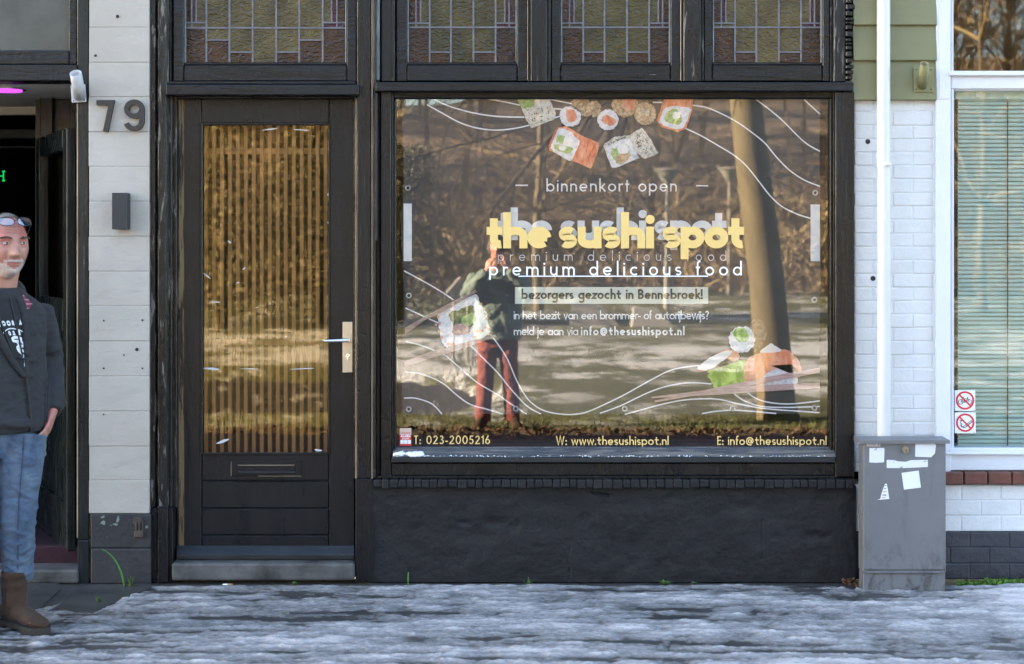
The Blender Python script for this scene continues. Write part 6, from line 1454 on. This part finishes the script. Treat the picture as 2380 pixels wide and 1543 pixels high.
jm.tube([L2(-.09, .02, .80), L2(-.1, .0, .65), L2(-.11, 0, .5), L2(-.12, .03, .3), L2(-.13, .04, .17)], [.095, .085, .074, .068, .062], 22)
for (v, r) in ((1318, .0665), (1330, .068)): c_ = Vector(((40 - 1170) * kp, yp + .01, ZZ(v))); jm.tube([c_ + Vector((0, 0, .011)), c_, c_ - Vector((0, 0, .011))], [r * .95, r * 1.03, r * .95], 22)
folds(jm, [p for p, _ in lf_], [r for _, r in lf_], [(.05, .4, 9), (.42, .75, 20), (.75, .98, 18)], 60, .008)
jn = solid(jm.build('jeans', M['denim'], pn), .006, 3, .008, .06)
m = MB(); m.tube([p + ry_ @ Vector((r * math.sin(R(-30)), -r * math.cos(R(-30)) - .003, 0)) for p, r in lf_[:-1]], .0024, 6); m.build('side_seam', M['denim_dark'], pn)
# boots
def leather(n, p, c): return n.mix(n.ramp(n.noise(p, 14, 5, .7), [(.55, 0), (.7, .5)]), c, (0.06, 0.03, 0.014))
M['boot'] = fabric('worn_brown_leather', (0.024, 0.0095, 0.0035), (0.042, 0.018, 0.007), 12, 300, .2, leather)
M['sole'] = plain('dark_boot_sole', (0.030, 0.022, 0.016), .8, .3, 30, .5, 80)
def boot(ank, tyaw):
    rt = Matrix.Rotation(tyaw, 3, 'Z'); B = lambda x, y, z: Vector((ank.x, ank.y, 0)) + rt @ Vector((x, y, 0)) + Vector((0, 0, z)); m = MB()
    rr = []
    for (y, z, rx, rl) in ((0, .245, .052, .058), (.0, .20, .052, .058), (.0, .14, .048, .060), (-.005, .10, .047, .066)): rr.append([B(rx * math.sin(2 * math.pi * k / 20), y - rl * math.cos(2 * math.pi * k / 20), z) for k in range(20)])
    m.loft(rr); secs = []
    for (y, w, h0, h1) in ((.075, .022, .03, .085), (.06, .036, .026, .105), (.02, .042, .024, .125), (-.04, .042, .024, .122), (-.09, .044, .024, .100), (-.14, .049, .024, .080), (-.18, .047, .024, .070), (-.205, .036, .026, .060), (-.218, .016, .030, .048)):
        secs.append([B(w * math.cos(2 * math.pi * k / 16), y, (h0 + h1) / 2 + (h1 - h0) / 2 * math.sin(2 * math.pi * k / 16)) for k in range(16)])
    m.loft(secs); o = solid(m.build('boot', M['boot'], pn), .006, 4, .007, .04)
    m = MB(); out = []
    for (y, w) in ((.078, .018), (.062, .038), (.02, .044), (-.05, .044), (-.10, .048), (-.15, .053), (-.19, .049), (-.215, .034), (-.226, .012)): out.append((y, w))
    ol = [(w, y) for y, w in out] + [(-w, y) for y, w in out[::-1]]
    m.prism([B(x, y, .032) for x, y in ol], (0, 0, -.018)); m.prism([B(x * .96, y, .0142) for x, y in ol if y > .0 ] , (0, 0, -.016)); m.prism([B(x * .96, y, .0142) for x, y in ol if y < -.07], (0, 0, -.016)); m.build('boot_sole', M['sole'], o)
    m = MB()
    for s in (-1, 1): m.tube([B(.051 * s, -.012, .225), B(.0505 * s, -.01, .17), B(.049 * s, .0, .11)], [.004, .004, .003], 6); m.tube([B(.051 * s, .022, .225), B(.0505 * s, .016, .17), B(.049 * s, .008, .11)], [.004, .004, .003], 6)
    m.build('boot_elastic', M['black'], o)
boot(Vector(((36 - 1170) * kp, yp - .02, 0)), R(52)); boot(L2(-.13, .05, 0), R(20))
# ---------------------------------------------------------------- the photographer on the verge, facing the shop
gy = -.155
ph = Vector((-.055, -7.66, gy))
pg = thing('person', ph, 'photographer in a green jacket and brick-red trousers reflected in the display window', 'person')
Q = lambda x, y, z: ph + Vector((x * 1.06, y, z * 1.05))          # +y is towards the shop
hc = Q(-.010, .03, 1.71)
body = MB(); rows, prt = head_verts(hc, R(180), 1.02, 0.0, 0, 40, 32); sheet(body, rows)
body.loft([ring(Q(0, 0, 1.42), .07, .07, 16), ring(Q(-.01, .01, 1.5), .06, .06, 16), ring(hc + Vector((0, -.01, -.06)), .056, .06, 16)])
body.loft([ring(Q(0, 0, z), a, b_, 20) for z, a, b_ in ((.9, .15, .1), (1.1, .15, .1), (1.3, .17, .11), (1.42, .15, .09), (1.47, .07, .06))])
shp = {s: Q(.19 * s, 0, 1.41) for s in (-1, 1)}; elp = {-1: Q(-.285, .12, 1.26), 1: Q(.27, .13, 1.24)}; wrp = {-1: Q(-.095, .215, 1.50), 1: Q(.105, .205, 1.52)}
for s in (-1, 1):
    body.tube([shp[s], elp[s], wrp[s]], [.05, .042, .028], 10)
    hand(body, wrp[s], Q(-.0 + .05 * s, .17, 1.70) - wrp[s], Vector((.5 * s, .7, -.3)), -s, .55, 1.0)
    body.tube([Q(.1 * s, 0, .85), Q(.11 * s, .01, .48), Q(.13 * s, 0, .1)], [.075, .05, .04], 10)
M['skin2'] = skinmat('sunlit_skin', (0.50, 0.27, 0.19), (0.46, 0.20, 0.15)).m
solid(body.build('body', M['skin2'], pg), .0065, 2)
rr_, _ = head_verts(hc, R(180), 1.02, 0, .012, 40, 32); m = MB()
sheet(m, rr_, lambda j, i: math.cos(math.pi * j / 32) > (.62 if abs((2 * math.pi * i / 40 + math.pi) % (2 * math.pi) - math.pi) < 1.0 else -.35)); m.build('hair', M['greyhair'], pg)
M['jacket'] = fabric('dusty_green_jacket', (0.11, 0.15, 0.13), (0.17, 0.22, 0.19), 7)
m = MB(); m.loft([ring(Q(0, 0, z), a, b_, 30) for z, a, b_ in ((.84, .235, .16), (.95, .242, .165), (1.1, .232, .16), (1.25, .235, .155), (1.38, .23, .13), (1.45, .16, .10), (1.50, .09, .08))])
for s in (-1, 1): m.tube([shp[s], shp[s].lerp(elp[s], .5), elp[s], elp[s].lerp(wrp[s], .5), elp[s].lerp(wrp[s], .95)], [.10, .092, .082, .068, .055], 16)
solid(m.build('jacket', M['jacket'], pg), .012, 3, .035, .10)
M['brick_cord'] = fabric('brick_red_trousers', (0.15, 0.036, 0.032), (0.21, 0.055, 0.044), 8)
m = MB(); m.loft([ring(Q(0, 0, z), a, b_, 24) for z, a, b_ in ((.76, .17, .115), (.85, .18, .12), (.96, .17, .115))])
for s in (-1, 1): m.tube([Q(.09 * s, 0, .84), Q(.10 * s, 0, .66), Q(.115 * s, .015, .48), Q(.13 * s, 0, .28), Q(.14 * s, 0, .07)], [.108, .098, .084, .080, .076], 18)
solid(m.build('trousers', M['brick_cord'], pg), .011, 3, .025, .08)
for s in (-1, 1):
    m = MB(); secs = []
    for (y, w, h1) in ((-.07, .03, .10), (-.03, .046, .13), (.04, .046, .13), (.11, .048, .09), (.17, .048, .07), (.205, .03, .05)): secs.append([Q(.14 * s + w * math.cos(2 * math.pi * k / 14) + y * .25 * s, y, h1 / 2 + h1 / 2 * math.sin(2 * math.pi * k / 14)) for k in range(14)])
    m.loft(secs); m.build('boot', M['boot'], pg)
# his camera: a thing held in the hands, just behind the viewpoint
cb = thing('photo_camera', (0, -7.56, H), 'black camera held up before the photographer\'s face, reflected in the display window', 'camera')
m = MB(); m.box(-.065, .065, -7.64, -7.585, H - .045, H + .04, .008); m.box(-.025, .025, -7.635, -7.59, H + .0405, H + .06, .006); m.build('camera_body', M['black'], cb)
m = MB(); N = 24; m.loft([[Vector((r * math.cos(2 * math.pi * k / N), y, H + r * math.sin(2 * math.pi * k / N))) for k in range(N)] for y, r in ((-7.584, .034), (-7.55, .034), (-7.535, .037), (-7.525, .037), (-7.525, .030), (-7.54, .028))]); m.build('camera_lens', M['black'], cb)
